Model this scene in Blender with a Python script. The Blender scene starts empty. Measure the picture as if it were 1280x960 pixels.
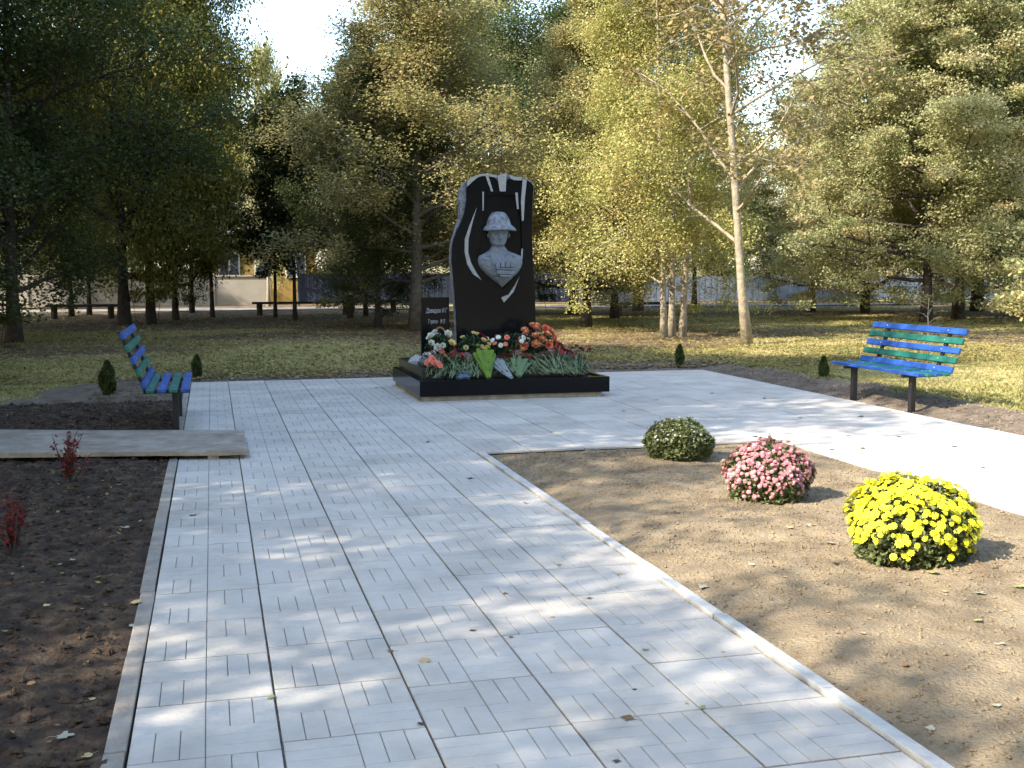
import bpy, bmesh, math, random
import numpy as np
from mathutils import Vector, Matrix
R = math.radians
rng = np.random.default_rng(7)
random.seed(7)

# ------------------------------------------------------------------ camera, sky, sun, exposure
F_PX = 1420.0; CAM_H = 1.616
PITCH = math.atan(145 / F_PX); YAW = math.atan(376 / (F_PX / math.cos(PITCH)))
scn = bpy.context.scene
cd = bpy.data.cameras.new('camera'); cam = bpy.data.objects.new('camera', cd); scn.collection.objects.link(cam)
cam.location = (0, 0, CAM_H); cam.rotation_euler = (R(90) - PITCH, 0, -YAW)
cd.sensor_width = 36; cd.lens = 36 * F_PX / 1280; cd.clip_start = 0.05; cd.clip_end = 3000
scn.camera = cam
SUN_EL = R(38); SUN_DX, SUN_DY = 0.950, 0.313            # the way shadows fall on the ground
wd = bpy.data.worlds.new('World'); scn.world = wd; wd.use_nodes = True
nt = wd.node_tree; bg = nt.nodes['Background']
sky = nt.nodes.new('ShaderNodeTexSky'); sky.sky_type = 'NISHITA'; sky.sun_disc = False
sky.sun_elevation = SUN_EL; sky.sun_rotation = math.atan2(-SUN_DX, -SUN_DY) % (2 * math.pi)
sky.air_density = 1.2; sky.dust_density = 1.0; sky.ozone_density = 1.0; sky.altitude = 100
nt.links.new(sky.outputs[0], bg.inputs[0]); bg.inputs[1].default_value = 0.15
sd = bpy.data.lights.new('sun', 'SUN'); sun = bpy.data.objects.new('sun', sd); scn.collection.objects.link(sun)
sd.energy = 3.4; sd.angle = R(0.53); sd.color = (1.0, 0.93, 0.82)
c = math.cos(SUN_EL)
sun.rotation_euler = Vector((SUN_DX * c, SUN_DY * c, -math.sin(SUN_EL))).to_track_quat('-Z', 'Y').to_euler()
sun.location = (-20, -10, 25)
scn.view_settings.view_transform = 'Standard'; scn.view_settings.look = 'None'
scn.view_settings.exposure = 1.95; scn.view_settings.gamma = 1.0; scn.view_settings.use_curve_mapping = False

# ------------------------------------------------------------------ pixel -> place helpers (photo pixels, 1280 x 960)
def ray(x, y):
    a = (x - 640) / F_PX; b = -(y - 480) / F_PX
    fw = math.cos(PITCH) + b * math.sin(PITCH); up = -math.sin(PITCH) + b * math.cos(PITCH)
    return (a * math.cos(YAW) + fw * math.sin(YAW), -a * math.sin(YAW) + fw * math.cos(YAW), up)
def gp(x, y, z=0.0):
    d = ray(x, y); t = (z - CAM_H) / d[2]; return Vector((d[0] * t, d[1] * t, z))
def on_y(x, y, Y):
    d = ray(x, y); t = Y / d[1]; return Vector((d[0] * t, Y, CAM_H + d[2] * t))
def proj(X, Y, Z):
    r = X * math.cos(YAW) - Y * math.sin(YAW); F = X * math.sin(YAW) + Y * math.cos(YAW); u = Z - CAM_H
    fw = F * math.cos(PITCH) - u * math.sin(PITCH); up = F * math.sin(PITCH) + u * math.cos(PITCH)
    if fw < 0.3: return (-9999, -9999, fw)
    return (640 + F_PX * r / fw, 480 - F_PX * up / fw, fw)

# ------------------------------------------------------------------ numpy noise
_lat = np.random.default_rng(3).random((256, 256))
def vnoise(x, y):
    xi = np.floor(x).astype(int); yi = np.floor(y).astype(int); fx = x - xi; fy = y - yi
    fx = fx * fx * (3 - 2 * fx); fy = fy * fy * (3 - 2 * fy)
    a = _lat[xi % 256, yi % 256]; b = _lat[(xi + 1) % 256, yi % 256]; c_ = _lat[xi % 256, (yi + 1) % 256]; d = _lat[(xi + 1) % 256, (yi + 1) % 256]
    return (a * (1 - fx) + b * fx) * (1 - fy) + (c_ * (1 - fx) + d * fx) * fy - 0.5
def fbm(x, y, o=4, lac=2.1, g=0.5):
    s = np.zeros_like(np.asarray(x, float)); a = 1.0; f = 1.0
    for i in range(o):
        s = s + a * vnoise(np.asarray(x) * f + 17.3 * i, np.asarray(y) * f + 9.1 * i); a *= g; f *= lac
    return s

# ------------------------------------------------------------------ object helpers
def link(o, parent=None):
    scn.collection.objects.link(o)
    if parent is not None: o.parent = parent
    return o
def tag(o, label=None, cat=None, group=None, kind=None):
    if label: o['label'] = label
    if cat: o['category'] = cat
    if group: o['group'] = group
    if kind: o['kind'] = kind
    return o
def empty(name, loc=(0, 0, 0), rz=0.0):
    o = bpy.data.objects.new(name, None); link(o); o.location = loc; o.rotation_euler = (0, 0, rz)
    o.empty_display_size = 0.1
    return o
def place(name, me, parent=None, loc=None, rot=None, scale=None):
    o = bpy.data.objects.new(name, me); link(o, parent)
    if loc is not None: o.location = loc
    if rot is not None: o.rotation_euler = rot
    if scale is not None: o.scale = (scale,) * 3 if np.isscalar(scale) else scale
    return o
def np_mesh(name, V, Fc, mats, smooth=False, attrs=None, midx=None):
    """V (n,3), Fc (m,k) all faces the same size"""
    V = np.asarray(V, np.float32); Fc = np.asarray(Fc, np.int32)
    me = bpy.data.meshes.new(name); k = Fc.shape[1]
    me.vertices.add(len(V)); me.vertices.foreach_set('co', V.ravel())
    me.loops.add(Fc.size); me.loops.foreach_set('vertex_index', Fc.ravel())
    me.polygons.add(len(Fc)); me.polygons.foreach_set('loop_start', np.arange(0, Fc.size, k, dtype=np.int32))
    try: me.polygons.foreach_set('loop_total', np.full(len(Fc), k, np.int32))
    except Exception: pass
    me.polygons.foreach_set('use_smooth', np.full(len(Fc), smooth))
    for m in (mats if isinstance(mats, (list, tuple)) else [mats]): me.materials.append(m)
    if midx is not None: me.polygons.foreach_set('material_index', np.asarray(midx, np.int32))
    if attrs:
        for an, av in attrs.items():
            at = me.attributes.new(an, 'FLOAT', 'POINT'); at.data.foreach_set('value', np.asarray(av, np.float32))
    me.update(calc_edges=True)
    return me

class MB:
    """collects shapes into one mesh"""
    def __init__(s): s.v = []; s.f = []; s.m = []
    def add(s, vs, fs, mi=0):
        o = len(s.v); s.v += [tuple(p) for p in vs]; s.f += [tuple(i + o for i in f) for f in fs]; s.m += [mi] * len(fs); return s
    def box(s, c, d, rot=None, bev=0.0, mi=0, taper=1.0):
        hx, hy, hz = d[0] / 2, d[1] / 2, d[2] / 2; M = rot or Matrix.Identity(3); c = Vector(c)
        if bev <= 0:
            P = [(x * (taper if z > 0 else 1), y * (taper if z > 0 else 1), z) for z in (-hz, hz) for x, y in ((-hx, -hy), (hx, -hy), (hx, hy), (-hx, hy))]
            Fs = [(3, 2, 1, 0), (4, 5, 6, 7), (0, 1, 5, 4), (1, 2, 6, 5), (2, 3, 7, 6), (3, 0, 4, 7)]
            return s.add([c + M @ Vector(p) for p in P], Fs, mi)
        bm = bmesh.new(); bmesh.ops.create_cube(bm, size=1.0)
        for v in bm.verts: v.co = Vector((v.co.x * d[0], v.co.y * d[1], v.co.z * d[2]))
        bmesh.ops.bevel(bm, geom=bm.edges[:], offset=bev, segments=2, affect='EDGES', profile=0.6)
        bm.verts.index_update()
        P = [c + M @ v.co for v in bm.verts]; Fs = [tuple(v.index for v in f.verts) for f in bm.faces]; bm.free()
        return s.add(P, Fs, mi)
    def tube(s, pts, rad, n=6, mi=0, cap=True):
        pts = [Vector(p) for p in pts]; rad = rad if hasattr(rad, '__len__') else [rad] * len(pts); o = len(s.v); up = None
        V = []; Fs = []
        for i, p in enumerate(pts):
            t = (pts[min(i + 1, len(pts) - 1)] - pts[max(i - 1, 0)])
            t = t.normalized() if t.length > 1e-9 else Vector((0, 0, 1))
            if up is None: up = Vector((1, 0, 0)) if abs(t.x) < 0.8 else Vector((0, 1, 0))
            a = up - t * up.dot(t); a.normalize(); b = t.cross(a); up = a
            for k in range(n):
                th = 2 * math.pi * k / n; V.append(p + (a * math.cos(th) + b * math.sin(th)) * rad[i])
        for i in range(len(pts) - 1):
            for k in range(n):
                k2 = (k + 1) % n; Fs.append((i * n + k, i * n + k2, (i + 1) * n + k2, (i + 1) * n + k))
        if cap: Fs.append(tuple(range(n - 1, -1, -1))); Fs.append(tuple((len(pts) - 1) * n + k for k in range(n)))
        return s.add(V, Fs, mi)
    def loft(s, rings, cap=True, mi=0):
        n = len(rings[0]); V = [p for r in rings for p in r]; Fs = []
        for i in range(len(rings) - 1):
            for k in range(n):
                k2 = (k + 1) % n; Fs.append((i * n + k, i * n + k2, (i + 1) * n + k2, (i + 1) * n + k))
        if cap: Fs.append(tuple(range(n - 1, -1, -1))); Fs.append(tuple((len(rings) - 1) * n + k for k in range(n)))
        return s.add(V, Fs, mi)
    def prism(s, poly, dy, mi=0):
        """poly: points on a plane facing -y (Vectors); thickness dy to +y"""
        n = len(poly); P = [Vector(p) for p in poly]; Q = [p + Vector((0, dy, 0)) for p in P]
        return s.add(P + Q, [tuple(range(n)), tuple(range(2 * n - 1, n - 1, -1))] + [((i + 1) % n, i, n + i, n + (i + 1) % n) for i in range(n)], mi)
    def mesh(s, name, mats, smooth=False):
        me = bpy.data.meshes.new(name); me.from_pydata(s.v, [], s.f)
        for m in (mats if isinstance(mats, (list, tuple)) else [mats]): me.materials.append(m)
        me.polygons.foreach_set('material_index', s.m); me.polygons.foreach_set('use_smooth', [smooth] * len(s.f)); me.update(); return me
    def build(s, name, mats, parent=None, smooth=False, **kw):
        return place(name, s.mesh(name, mats, smooth), parent, **kw)
def fix_normals(o):
    bm = bmesh.new(); bm.from_mesh(o.data); bmesh.ops.recalc_face_normals(bm, faces=bm.faces[:]); bm.to_mesh(o.data); bm.free(); return o

# ------------------------------------------------------------------ materials
def mat(name, c1, c2=None, scale=8.0, rough=0.8, bump=0.0, bscale=None, spec=0.3, detail=6.0, metal=0.0, objvar=0.0, c3=None, coat=0.0, pos=False):
    m = bpy.data.materials.new(name); m.use_nodes = True; t = m.node_tree; p = t.nodes['Principled BSDF']
    p.inputs['Roughness'].default_value = rough; p.inputs['Specular IOR Level'].default_value = spec; p.inputs['Metallic'].default_value = metal
    p.inputs['Coat Weight'].default_value = coat
    tc = t.nodes.new('ShaderNodeTexCoord'); OUT = tc.outputs['Object']
    if pos: OUT = t.nodes.new('ShaderNodeNewGeometry').outputs['Position']
    col = None
    if c2 is not None:
        n = t.nodes.new('ShaderNodeTexNoise'); n.inputs['Scale'].default_value = scale; n.inputs['Detail'].default_value = detail; n.inputs['Roughness'].default_value = 0.62
        t.links.new(OUT, n.inputs['Vector'])
        r = t.nodes.new('ShaderNodeValToRGB'); r.color_ramp.elements[0].position = 0.33; r.color_ramp.elements[1].position = 0.67
        r.color_ramp.elements[0].color = (*c1, 1); r.color_ramp.elements[1].color = (*c2, 1)
        if c3 is not None: e = r.color_ramp.elements.new(0.5); e.color = (*c3, 1)
        t.links.new(n.outputs['Fac'], r.inputs['Fac']); col = r.outputs['Color']
    if objvar > 0:
        oi = t.nodes.new('ShaderNodeObjectInfo'); h = t.nodes.new('ShaderNodeHueSaturation'); mr = t.nodes.new('ShaderNodeMapRange')
        mr.inputs['To Min'].default_value = 1 - objvar; mr.inputs['To Max'].default_value = 1 + objvar
        t.links.new(oi.outputs['Random'], mr.inputs['Value']); t.links.new(mr.outputs[0], h.inputs['Value'])
        if col is not None: t.links.new(col, h.inputs['Color'])
        else: h.inputs['Color'].default_value = (*c1, 1)
        col = h.outputs['Color']
    if col is not None: t.links.new(col, p.inputs['Base Color'])
    else: p.inputs['Base Color'].default_value = (*c1, 1)
    if bump > 0:
        n2 = t.nodes.new('ShaderNodeTexNoise'); n2.inputs['Scale'].default_value = bscale or scale * 3; n2.inputs['Detail'].default_value = 5
        t.links.new(OUT, n2.inputs['Vector'])
        b = t.nodes.new('ShaderNodeBump'); b.inputs['Strength'].default_value = bump; b.inputs['Distance'].default_value = 0.02
        t.links.new(n2.outputs['Fac'], b.inputs['Height']); t.links.new(b.outputs[0], p.inputs['Normal'])
    return m
def leafmat(name, cols, trans=0.35, rough=0.55, objvar=0.12, objcol=False):
    """cols: colour ramp over the per-leaf 'tint' attribute"""
    m = bpy.data.materials.new(name); m.use_nodes = True; t = m.node_tree; p = t.nodes['Principled BSDF']; out = t.nodes['Material Output']
    at = t.nodes.new('ShaderNodeAttribute'); at.attribute_name = 'tint'
    r = t.nodes.new('ShaderNodeValToRGB'); el = r.color_ramp.elements
    while len(el) < len(cols): el.new(0.5)
    for i, cc in enumerate(cols): el[i].position = i / (len(cols) - 1); el[i].color = (*cc, 1)
    t.links.new(at.outputs['Fac'], r.inputs['Fac'])
    rout = r.outputs[0]
    if objcol:
        o_ = t.nodes.new('ShaderNodeObjectInfo'); mm = t.nodes.new('ShaderNodeMix'); mm.data_type = 'RGBA'; mm.blend_type = 'MULTIPLY'; mm.inputs[0].default_value = 1; t.links.new(rout, mm.inputs[6]); t.links.new(o_.outputs['Color'], mm.inputs[7]); rout = mm.outputs[2]
    oi = t.nodes.new('ShaderNodeObjectInfo'); h = t.nodes.new('ShaderNodeHueSaturation'); mr = t.nodes.new('ShaderNodeMapRange')
    mr.inputs['To Min'].default_value = 1 - objvar; mr.inputs['To Max'].default_value = 1 + objvar
    t.links.new(oi.outputs['Random'], mr.inputs['Value']); t.links.new(mr.outputs[0], h.inputs['Value']); t.links.new(rout, h.inputs['Color'])
    t.links.new(h.outputs[0], p.inputs['Base Color']); p.inputs['Roughness'].default_value = rough; p.inputs['Specular IOR Level'].default_value = 0.25
    tr = t.nodes.new('ShaderNodeBsdfTranslucent'); t.links.new(h.outputs[0], tr.inputs['Color'])
    mx = t.nodes.new('ShaderNodeMixShader'); mx.inputs[0].default_value = trans
    t.links.new(p.outputs[0], mx.inputs[1]); t.links.new(tr.outputs[0], mx.inputs[2]); t.links.new(mx.outputs[0], out.inputs['Surface'])
    return m

M = {}
M['tile'] = mat('concrete_tile', (.42, .375, .315), (.56, .505, .43), 2.3, .8, .25, 60, objvar=.09, pos=True, c3=(.505, .455, .385), detail=9)
M['groove'] = mat('tile_groove', (.20, .18, .15), (.36, .34, .31), 9, .95, pos=True)
M['joint'] = mat('sand_joint', (.10, .083, .065), (.27, .235, .185), 14, .95)
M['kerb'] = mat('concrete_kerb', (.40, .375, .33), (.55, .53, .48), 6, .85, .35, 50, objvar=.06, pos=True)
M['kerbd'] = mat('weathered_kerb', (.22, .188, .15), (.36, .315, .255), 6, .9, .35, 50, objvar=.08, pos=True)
M['granite'] = mat('polished_black_granite', (.004, .004, .005), (.010, .010, .012), 60, .15, spec=.12)
M['granite2'] = mat('polished_grey_granite', (.022, .023, .026), (.05, .052, .058), 120, .16, spec=.5)
M['rough'] = mat('rough_split_granite', (.13, .135, .145), (.30, .31, .33), 30, .85, .9, 25)
M['ribbon'] = mat('bush_hammered_granite', (.27, .27, .26), (.42, .41, .39), 50, .8, .3, 80)
M['bust'] = mat('carved_grey_granite', (.13, .145, .17), (.23, .25, .28), 45, .7, .25, 70)
M['hat'] = mat('carved_hat_granite', (.10, .115, .145), (.33, .35, .375), 14, .75, .6, 30)
M['mortar'] = mat('mortar_base', (.20, .17, .12), (.34, .30, .22), 9, .9, .6, 30)
M['engrave'] = mat('engraved_letters', (.45, .46, .48), rough=.8)
M['blue'] = mat('blue_paint', (.010, .045, .20), (.024, .095, .34), 7, .5, .3, 30, spec=.4)
M['green'] = mat('green_paint', (.006, .075, .058), (.018, .145, .105), 7, .5, .3, 30, spec=.4)
M['black'] = mat('black_metal', (.010, .010, .011), (.022, .02, .02), 12, .5, spec=.4)
M['wood'] = mat('weathered_plank', (.20, .16, .12), (.36, .305, .24), 5, .9, .4, 40, objvar=.1)
M['soil'] = mat('dry_soil', (.165, .12, .07), (.30, .228, .138), 3.2, .97, .9, 60, c3=(.235, .176, .104), detail=9)
M['humus'] = mat('dark_soil', (.024, .014, .008), (.12, .078, .044), 9, .97, 1.0, 45, c3=(.05, .032, .019), detail=9)
M['border'] = mat('border_soil', (.09, .068, .045), (.24, .185, .125), 5, .97, .9, 40)
M['bark'] = mat('dark_bark', (.035, .028, .022), (.085, .07, .055), 9, .95, .8, 20)
M['palebark'] = mat('pale_bark', (.20, .165, .115), (.34, .29, .21), 7, .9, .6, 18)
M['greybark'] = mat('grey_bark', (.09, .08, .065), (.18, .155, .12), 7, .9, .7, 18)
M['asphalt'] = mat('pale_asphalt', (.16, .155, .14), (.24, .23, .21), 2, .95)
M['wall'] = mat('beige_plaster', (.28, .25, .20), (.38, .345, .285), .8, .9)
M['fdark'] = mat('dark_blue_sheet', (.022, .03, .055), (.03, .042, .072), 2, .6)
M['flight'] = mat('pale_blue_sheet', (.13, .16, .21), (.18, .21, .27), 2, .6)
M['housey'] = mat('ochre_plaster', (.26, .17, .045), (.34, .23, .07), 3, .9)
M['white'] = mat('white_paint', (.75, .75, .73), rough=.6)
M['glass'] = mat('window_glass', (.05, .06, .08), rough=.08, spec=.6)
M['roof'] = mat('grey_roof', (.12, .10, .09), (.18, .15, .13), 4, .9)
M['stem'] = mat('flower_stem', (.10, .15, .06), (.30, .36, .21), 9, .7, objvar=.3)
M['basket'] = mat('wicker', (.16, .10, .05), (.30, .20, .10), 60, .8)

# ------------------------------------------------------------------ ground (one sheet, out to the horizon)
PX0, PX1, PY0, PY1 = -0.31, 7.44, 9.55, 16.55            # plaza
BX0, BX1 = 2.25, 5.19                                      # flower bed between the two paths
def soil_mask(x, y):
    """1 where bare soil lies round the paving, 0 on grass"""
    dx = np.maximum(np.maximum(-0.31 - x, x - 7.44), 0); dy = np.maximum(y - 16.55, 0)
    d = np.hypot(dx * np.where(x > 5, 1.0, .42), dy * np.where(x > 5, .95, 1.25)) + fbm(x * .9, y * .9) * .55
    return np.clip((1.05 - d) / .22, 0, 1)
def gz(x, y):
    x = np.asarray(x, float); y = np.asarray(y, float)
    z = fbm(x * .35, y * .35, 3) * .05 + fbm(x * 2.2, y * 2.2, 3) * .018
    z = z + .30 * np.exp(-(((x - 1.9) / 2.1) ** 2 + ((y - 21.3) / 1.7) ** 2) ** 1.6)       # low grassy mound
    dx = np.maximum(np.maximum(-0.31 - x, x - 7.44), 0); dy = np.maximum(y - 16.55, 0); d = np.hypot(dx, dy)
    z = z + .085 * np.exp(-((d - .85) / .45) ** 2) * np.where((x > 3.5), 1, .35)            # ridge of dug soil round the plaza
    k = np.clip((d - .02) / .45, 0, 1); z = z * k - .012 * (1 - k)
    inside = ((x > -0.42) & (x < 7.5) & (y < 16.62)) | ((x > -5.1) & (x < 0) & (y < 14.6)); z = np.where(inside, -.07, z)
    far = np.clip((y - 60) / 60, 0, 1); return z * (1 - far)
def axis(segs):
    a = []
    for lo, hi, st in segs: a.append(np.arange(lo, hi, st))
    a.append(np.array([segs[-1][1]])); return np.concatenate(a)
gx = axis([(-900, -100, 80), (-100, -20, 8), (-20, -8, 1), (-8, 16, .1), (16, 34, .5), (34, 100, 6), (100, 900, 80)])
gy = axis([(-300, -40, 40), (-40, -4, 3), (-4, 9, .25), (9, 24, .1), (24, 55, .5), (55, 120, 5), (120, 1500, 90)])
X, Y = np.meshgrid(gx, gy, indexing='ij'); Z = gz(X, Y)
nx, ny = len(gx), len(gy); idx = np.arange(nx * ny).reshape(nx, ny)
Fq = np.stack([idx[:-1, :-1], idx[1:, :-1], idx[1:, 1:], idx[:-1, 1:]], -1).reshape(-1, 4)
SM = soil_mask(X, Y)
# worn bare earth under the trees, spread further to darken the lawn like shade
worn_shade = np.clip((fbm(X * .16 + 4, Y * .3, 3) + .13 + .42 * np.clip((Y - 18.8) / 3, 0, 1) * np.clip((8.5 - X) / 2.5, 0, 1)) * 3, 0, 1) * (Y > 18.5)
gm = bpy.data.materials.new('ground'); gm.use_nodes = True; t = gm.node_tree; p = t.nodes['Principled BSDF']; p.inputs['Roughness'].default_value = .97; p.inputs['Specular IOR Level'].default_value = .1
def ramp(t, fac, cols, pos=None):
    r = t.nodes.new('ShaderNodeValToRGB'); el = r.color_ramp.elements
    while len(el) < len(cols): el.new(.5)
    for i, cc in enumerate(cols): el[i].position = pos[i] if pos else i / (len(cols) - 1); el[i].color = (*cc, 1)
    t.links.new(fac, r.inputs['Fac']); return r.outputs['Color']
tc = t.nodes.new('ShaderNodeTexCoord')
def noise(t, sc, det=6, out='Fac'):
    n = t.nodes.new('ShaderNodeTexNoise'); n.inputs['Scale'].default_value = sc; n.inputs['Detail'].default_value = det; n.inputs['Roughness'].default_value = .65
    t.links.new(tc.outputs['Object'], n.inputs['Vector']); return n.outputs[out]
cg = ramp(t, noise(t, .55, 10), [(.17, .15, .05), (.31, .27, .10), (.42, .35, .15)], [.3, .5, .68])
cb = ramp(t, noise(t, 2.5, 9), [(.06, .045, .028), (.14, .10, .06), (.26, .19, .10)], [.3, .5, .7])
cs = ramp(t, noise(t, 4, 9), [(.09, .07, .05), (.16, .125, .092), (.25, .195, .145)], [.3, .5, .7])
def attrn(nm):
    a = t.nodes.new('ShaderNodeAttribute'); a.attribute_name = nm; return a.outputs['Fac']
def mixc(f, a, b):
    m = t.nodes.new('ShaderNodeMix'); m.data_type = 'RGBA'; t.links.new(f, m.inputs[0]); t.links.new(a, m.inputs[6]); t.links.new(b, m.inputs[7]); return m.outputs[2]
t.links.new(mixc(attrn('soil'), mixc(attrn('worn_shade'), cg, cb), cs), p.inputs['Base Color'])
bmp = t.nodes.new('ShaderNodeBump'); bmp.inputs['Strength'].default_value = .8; bmp.inputs['Distance'].default_value = .03
t.links.new(noise(t, 22, 6), bmp.inputs['Height']); t.links.new(bmp.outputs[0], p.inputs['Normal'])
gme = np_mesh('ground', np.stack([X, Y, Z], -1).reshape(-1, 3), Fq, gm, True, {'soil': SM.ravel(), 'worn_shade': worn_shade.ravel()})
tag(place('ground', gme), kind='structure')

# ------------------------------------------------------------------ paving: sand bed, tiles with real grooves, kerbs
def sheet(name, x0, x1, y0, y1, z, m, parent=None):
    return MB().add([(x0, y0, z), (x1, y0, z), (x1, y1, z), (x0, y1, z)], [(0, 1, 2, 3)]).build(name, m, parent)
pb = MB()
for (x0, x1, y0, y1) in ((-.31, 2.19, -4, 9.55), (-.31, 7.44, 9.55, 16.55), (5.19, 7.44, -4, 9.55)):
    pb.add([(x0, y0, -.004), (x1, y0, -.004), (x1, y1, -.004), (x0, y1, -.004)], [(0, 1, 2, 3)])
paving = tag(pb.build('paving', M['joint']), kind='structure')
def tile_geo(mb, w=.5, ox=0, oy=0, bevel=.0022, fine=True):
    """one cast tile, 2 x 2 blocks of three strips, near-left block lengthwise"""
    gap = .0035
    a, b = gap, .5 - gap; wx = w
    mb.add([(ox + a, oy + a, .006), (ox + wx - gap, oy + a, .006), (ox + wx - gap, oy + b, .006), (ox + a, oy + b, .006)], [(0, 1, 2, 3)], 1)
    strips = []
    cell = .25
    for i in range(2 if w > .3 else 1):
        for j in range(2):
            x0, y0 = i * cell, j * cell
            for k in range(3):
                if (i + j) % 2 == 0: strips.append((x0 + k * cell / 3, y0, x0 + (k + 1) * cell / 3, y0 + cell))
                else: strips.append((x0, y0 + k * cell / 3, x0 + cell, y0 + (k + 1) * cell / 3))
    for (x0, y0, x1, y1) in strips:
        l = gap + .001 if x0 < .001 else .0016; r = gap + .001 if x1 > w - .001 else .0016
        bo = gap + .001 if y0 < .001 else .0016; tp = gap + .001 if y1 > .499 else .0016
        # the lengthwise cuts are deeper than the crosswise ones, as the mould leaves them
        x0 += ox + l; x1 += ox - r; y0 += oy + bo; y1 += oy - tp; bv = bevel
        P = [(x0, y0, -.003), (x1, y0, -.003), (x1, y1, -.003), (x0, y1, -.003),
             (x0, y0, .0125 - bv), (x1, y0, .0125 - bv), (x1, y1, .0125 - bv), (x0, y1, .0125 - bv),
             (x0 + bv, y0 + bv, .0125), (x1 - bv, y0 + bv, .0125), (x1 - bv, y1 - bv, .0125), (x0 + bv, y1 - bv, .0125)]
        Fs = [(8, 9, 10, 11)]
        for q in range(4):
            q2 = (q + 1) % 4; Fs += [(4 + q, 4 + q2, 8 + q2, 8 + q), (q, q2, 4 + q2, 4 + q)]
        mb.add(P, Fs, 0)
    return mb
tme = tile_geo(MB()).mesh('tile', [M['tile'], M['groove']])
tmeh = tile_geo(MB(), .25).mesh('half_tile', [M['tile'], M['groove']])
phase = [.24, .30, .19, .20, .20, .31, .26, .22, .28, .18, .24, .29, .21, .25, .2, .27]
cells = []
for ccol in range(16):
    x = -.31 + .5 * ccol; ph = phase[ccol] - .5
    for j in range(-9, 40):
        y = ph + j * .5; ya, yb = y, min(y + .5, 16.55)
        if 5 <= ccol <= 10: ya = max(ya, 9.556)
        if yb - ya < .04: continue
        q = proj(x + .25, y + .25, 0); vis = -40 < q[0] < 1320 and 440 < q[1] < 1000
        cells.append((-(1 / q[2] if vis else 0), x, ya, yb - ya, ccol))
cells.sort(key=lambda a: a[0])
rest = MB()
for n, (s_, x, y, ly, ccol) in enumerate(cells):
    if n < 300:
        o = place('tile', tmeh if ccol == 15 else tme, paving, (x, y, random.uniform(-.0015, .0015)), (R(random.uniform(-.12, .12)), R(random.uniform(-.12, .12)), R(random.uniform(-.15, .15))), (1, ly / .5, 1))
    else:
        k0 = len(rest.v); tile_geo(rest, .25 if ccol == 15 else .5, x, 0)
        rest.v[k0:] = [(a, b * ly / .5 + y, c_) for a, b, c_ in rest.v[k0:]]
tag(rest.build('far_tile_course', [M['tile'], M['groove']], paving), kind='stuff')
def kerb(name, x0, x1, y0, y1, m, top, axis_='y', ln=1.0):
    base = MB().box(((x0 + x1) / 2, (y0 + y1) / 2, -.08), (x1 - x0 - .012, y1 - y0 - .012, .12)).build(name, M['mortar']); tag(base, kind='structure')
    L = (y1 - y0) if axis_ == 'y' else (x1 - x0); n = max(1, round(L / ln)); st = L / n
    dims = (x1 - x0, st - .006, .14) if axis_ == 'y' else (st - .006, y1 - y0, .14)
    sm = MB().box((0, 0, 0), dims, bev=.006).mesh('kerb_stone', m)
    for i in range(n):
        cx, cy = ((x0 + x1) / 2, y0 + (i + .5) * st) if axis_ == 'y' else (x0 + (i + .5) * st, (y0 + y1) / 2)
        place('kerb_stone', sm, base, (cx + random.uniform(-.003, .003), cy, top - .07 + random.uniform(-.004, .003)), (0, R(random.uniform(-.6, .6)), R(random.uniform(-.2, .2))))
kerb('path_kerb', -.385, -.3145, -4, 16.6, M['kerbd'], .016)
kerb('bed_kerb', 2.198, 2.258, -4, 9.54, M['kerb'], .028)
kerb('bed_kerb', 5.13, 5.185, -4, 9.54, M['kerb'], .012)
kerb('plaza_kerb', 7.446, 7.50, -4, 16.6, M['kerb'], .012)
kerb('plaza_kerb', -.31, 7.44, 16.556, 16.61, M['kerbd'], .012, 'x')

# ------------------------------------------------------------------ soil beds (displaced sheets + loose clods)
def bed(name, x0, x1, y0, y1, step, hf, m):
    xs = np.arange(x0, x1 + step / 2, step); ys = np.arange(y0, y1 + step / 2, step); xs[-1] = x1; ys[-1] = y1
    X, Y = np.meshgrid(xs, ys, indexing='ij'); Z = hf(X, Y); n, k = X.shape; ii = np.arange(n * k).reshape(n, k)
    Fq = np.stack([ii[:-1, :-1], ii[1:, :-1], ii[1:, 1:], ii[:-1, 1:]], -1).reshape(-1, 4)
    return tag(place(name, np_mesh(name, np.stack([X, Y, Z], -1).reshape(-1, 3), Fq, m, True)), kind='structure')
def h_right(x, y):
    e = np.minimum(np.minimum(x - 2.25, 5.19 - x), np.minimum(9.56 - y, 3)); k = np.clip(e / .35, 0, 1); k = k * k * (3 - 2 * k)
    rough_ = .4 + .9 * np.clip(fbm(x * .7 + 3, y * .7 + 8, 2) + .5, 0, 1)
    return -.014 + k * (.035 + fbm(x * .8, y * .8, 3) * .05) + fbm(x * 9, y * 9, 4) * .02 * rough_ * (.3 + .7 * k) + np.abs(fbm(x * 26, y * 26, 2)) * .013 * rough_
bed('flower_bed_soil', 2.25, 5.145, -1, 9.56, .026, h_right, M['soil'])
def h_left(x, y):
    e = np.clip((-.37 - x) / .3, 0, 1)
    return -.005 + e * (.01 + fbm(x * .9, y * .9, 3) * .035) + fbm(x * 8, y * 8, 4) * .035 * (.4 + .6 * e) + np.abs(fbm(x * 24, y * 24, 3)) * .03 - np.clip((y - 14.2) / .6, 0, 1) * .06
bed('bare_soil', -5.2, -.37, -1, 14.9, .036, h_left, M['humus'])
OCT_V = np.array([(1, 0, 0), (0, 1, 0), (-1, 0, 0), (0, -1, 0), (0, 0, 1), (0, 0, -1)], float); OCT_F = np.array([(0, 1, 4), (1, 2, 4), (2, 3, 4), (3, 0, 4), (1, 0, 5), (2, 1, 5), (3, 2, 5), (0, 3, 5)])
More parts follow.
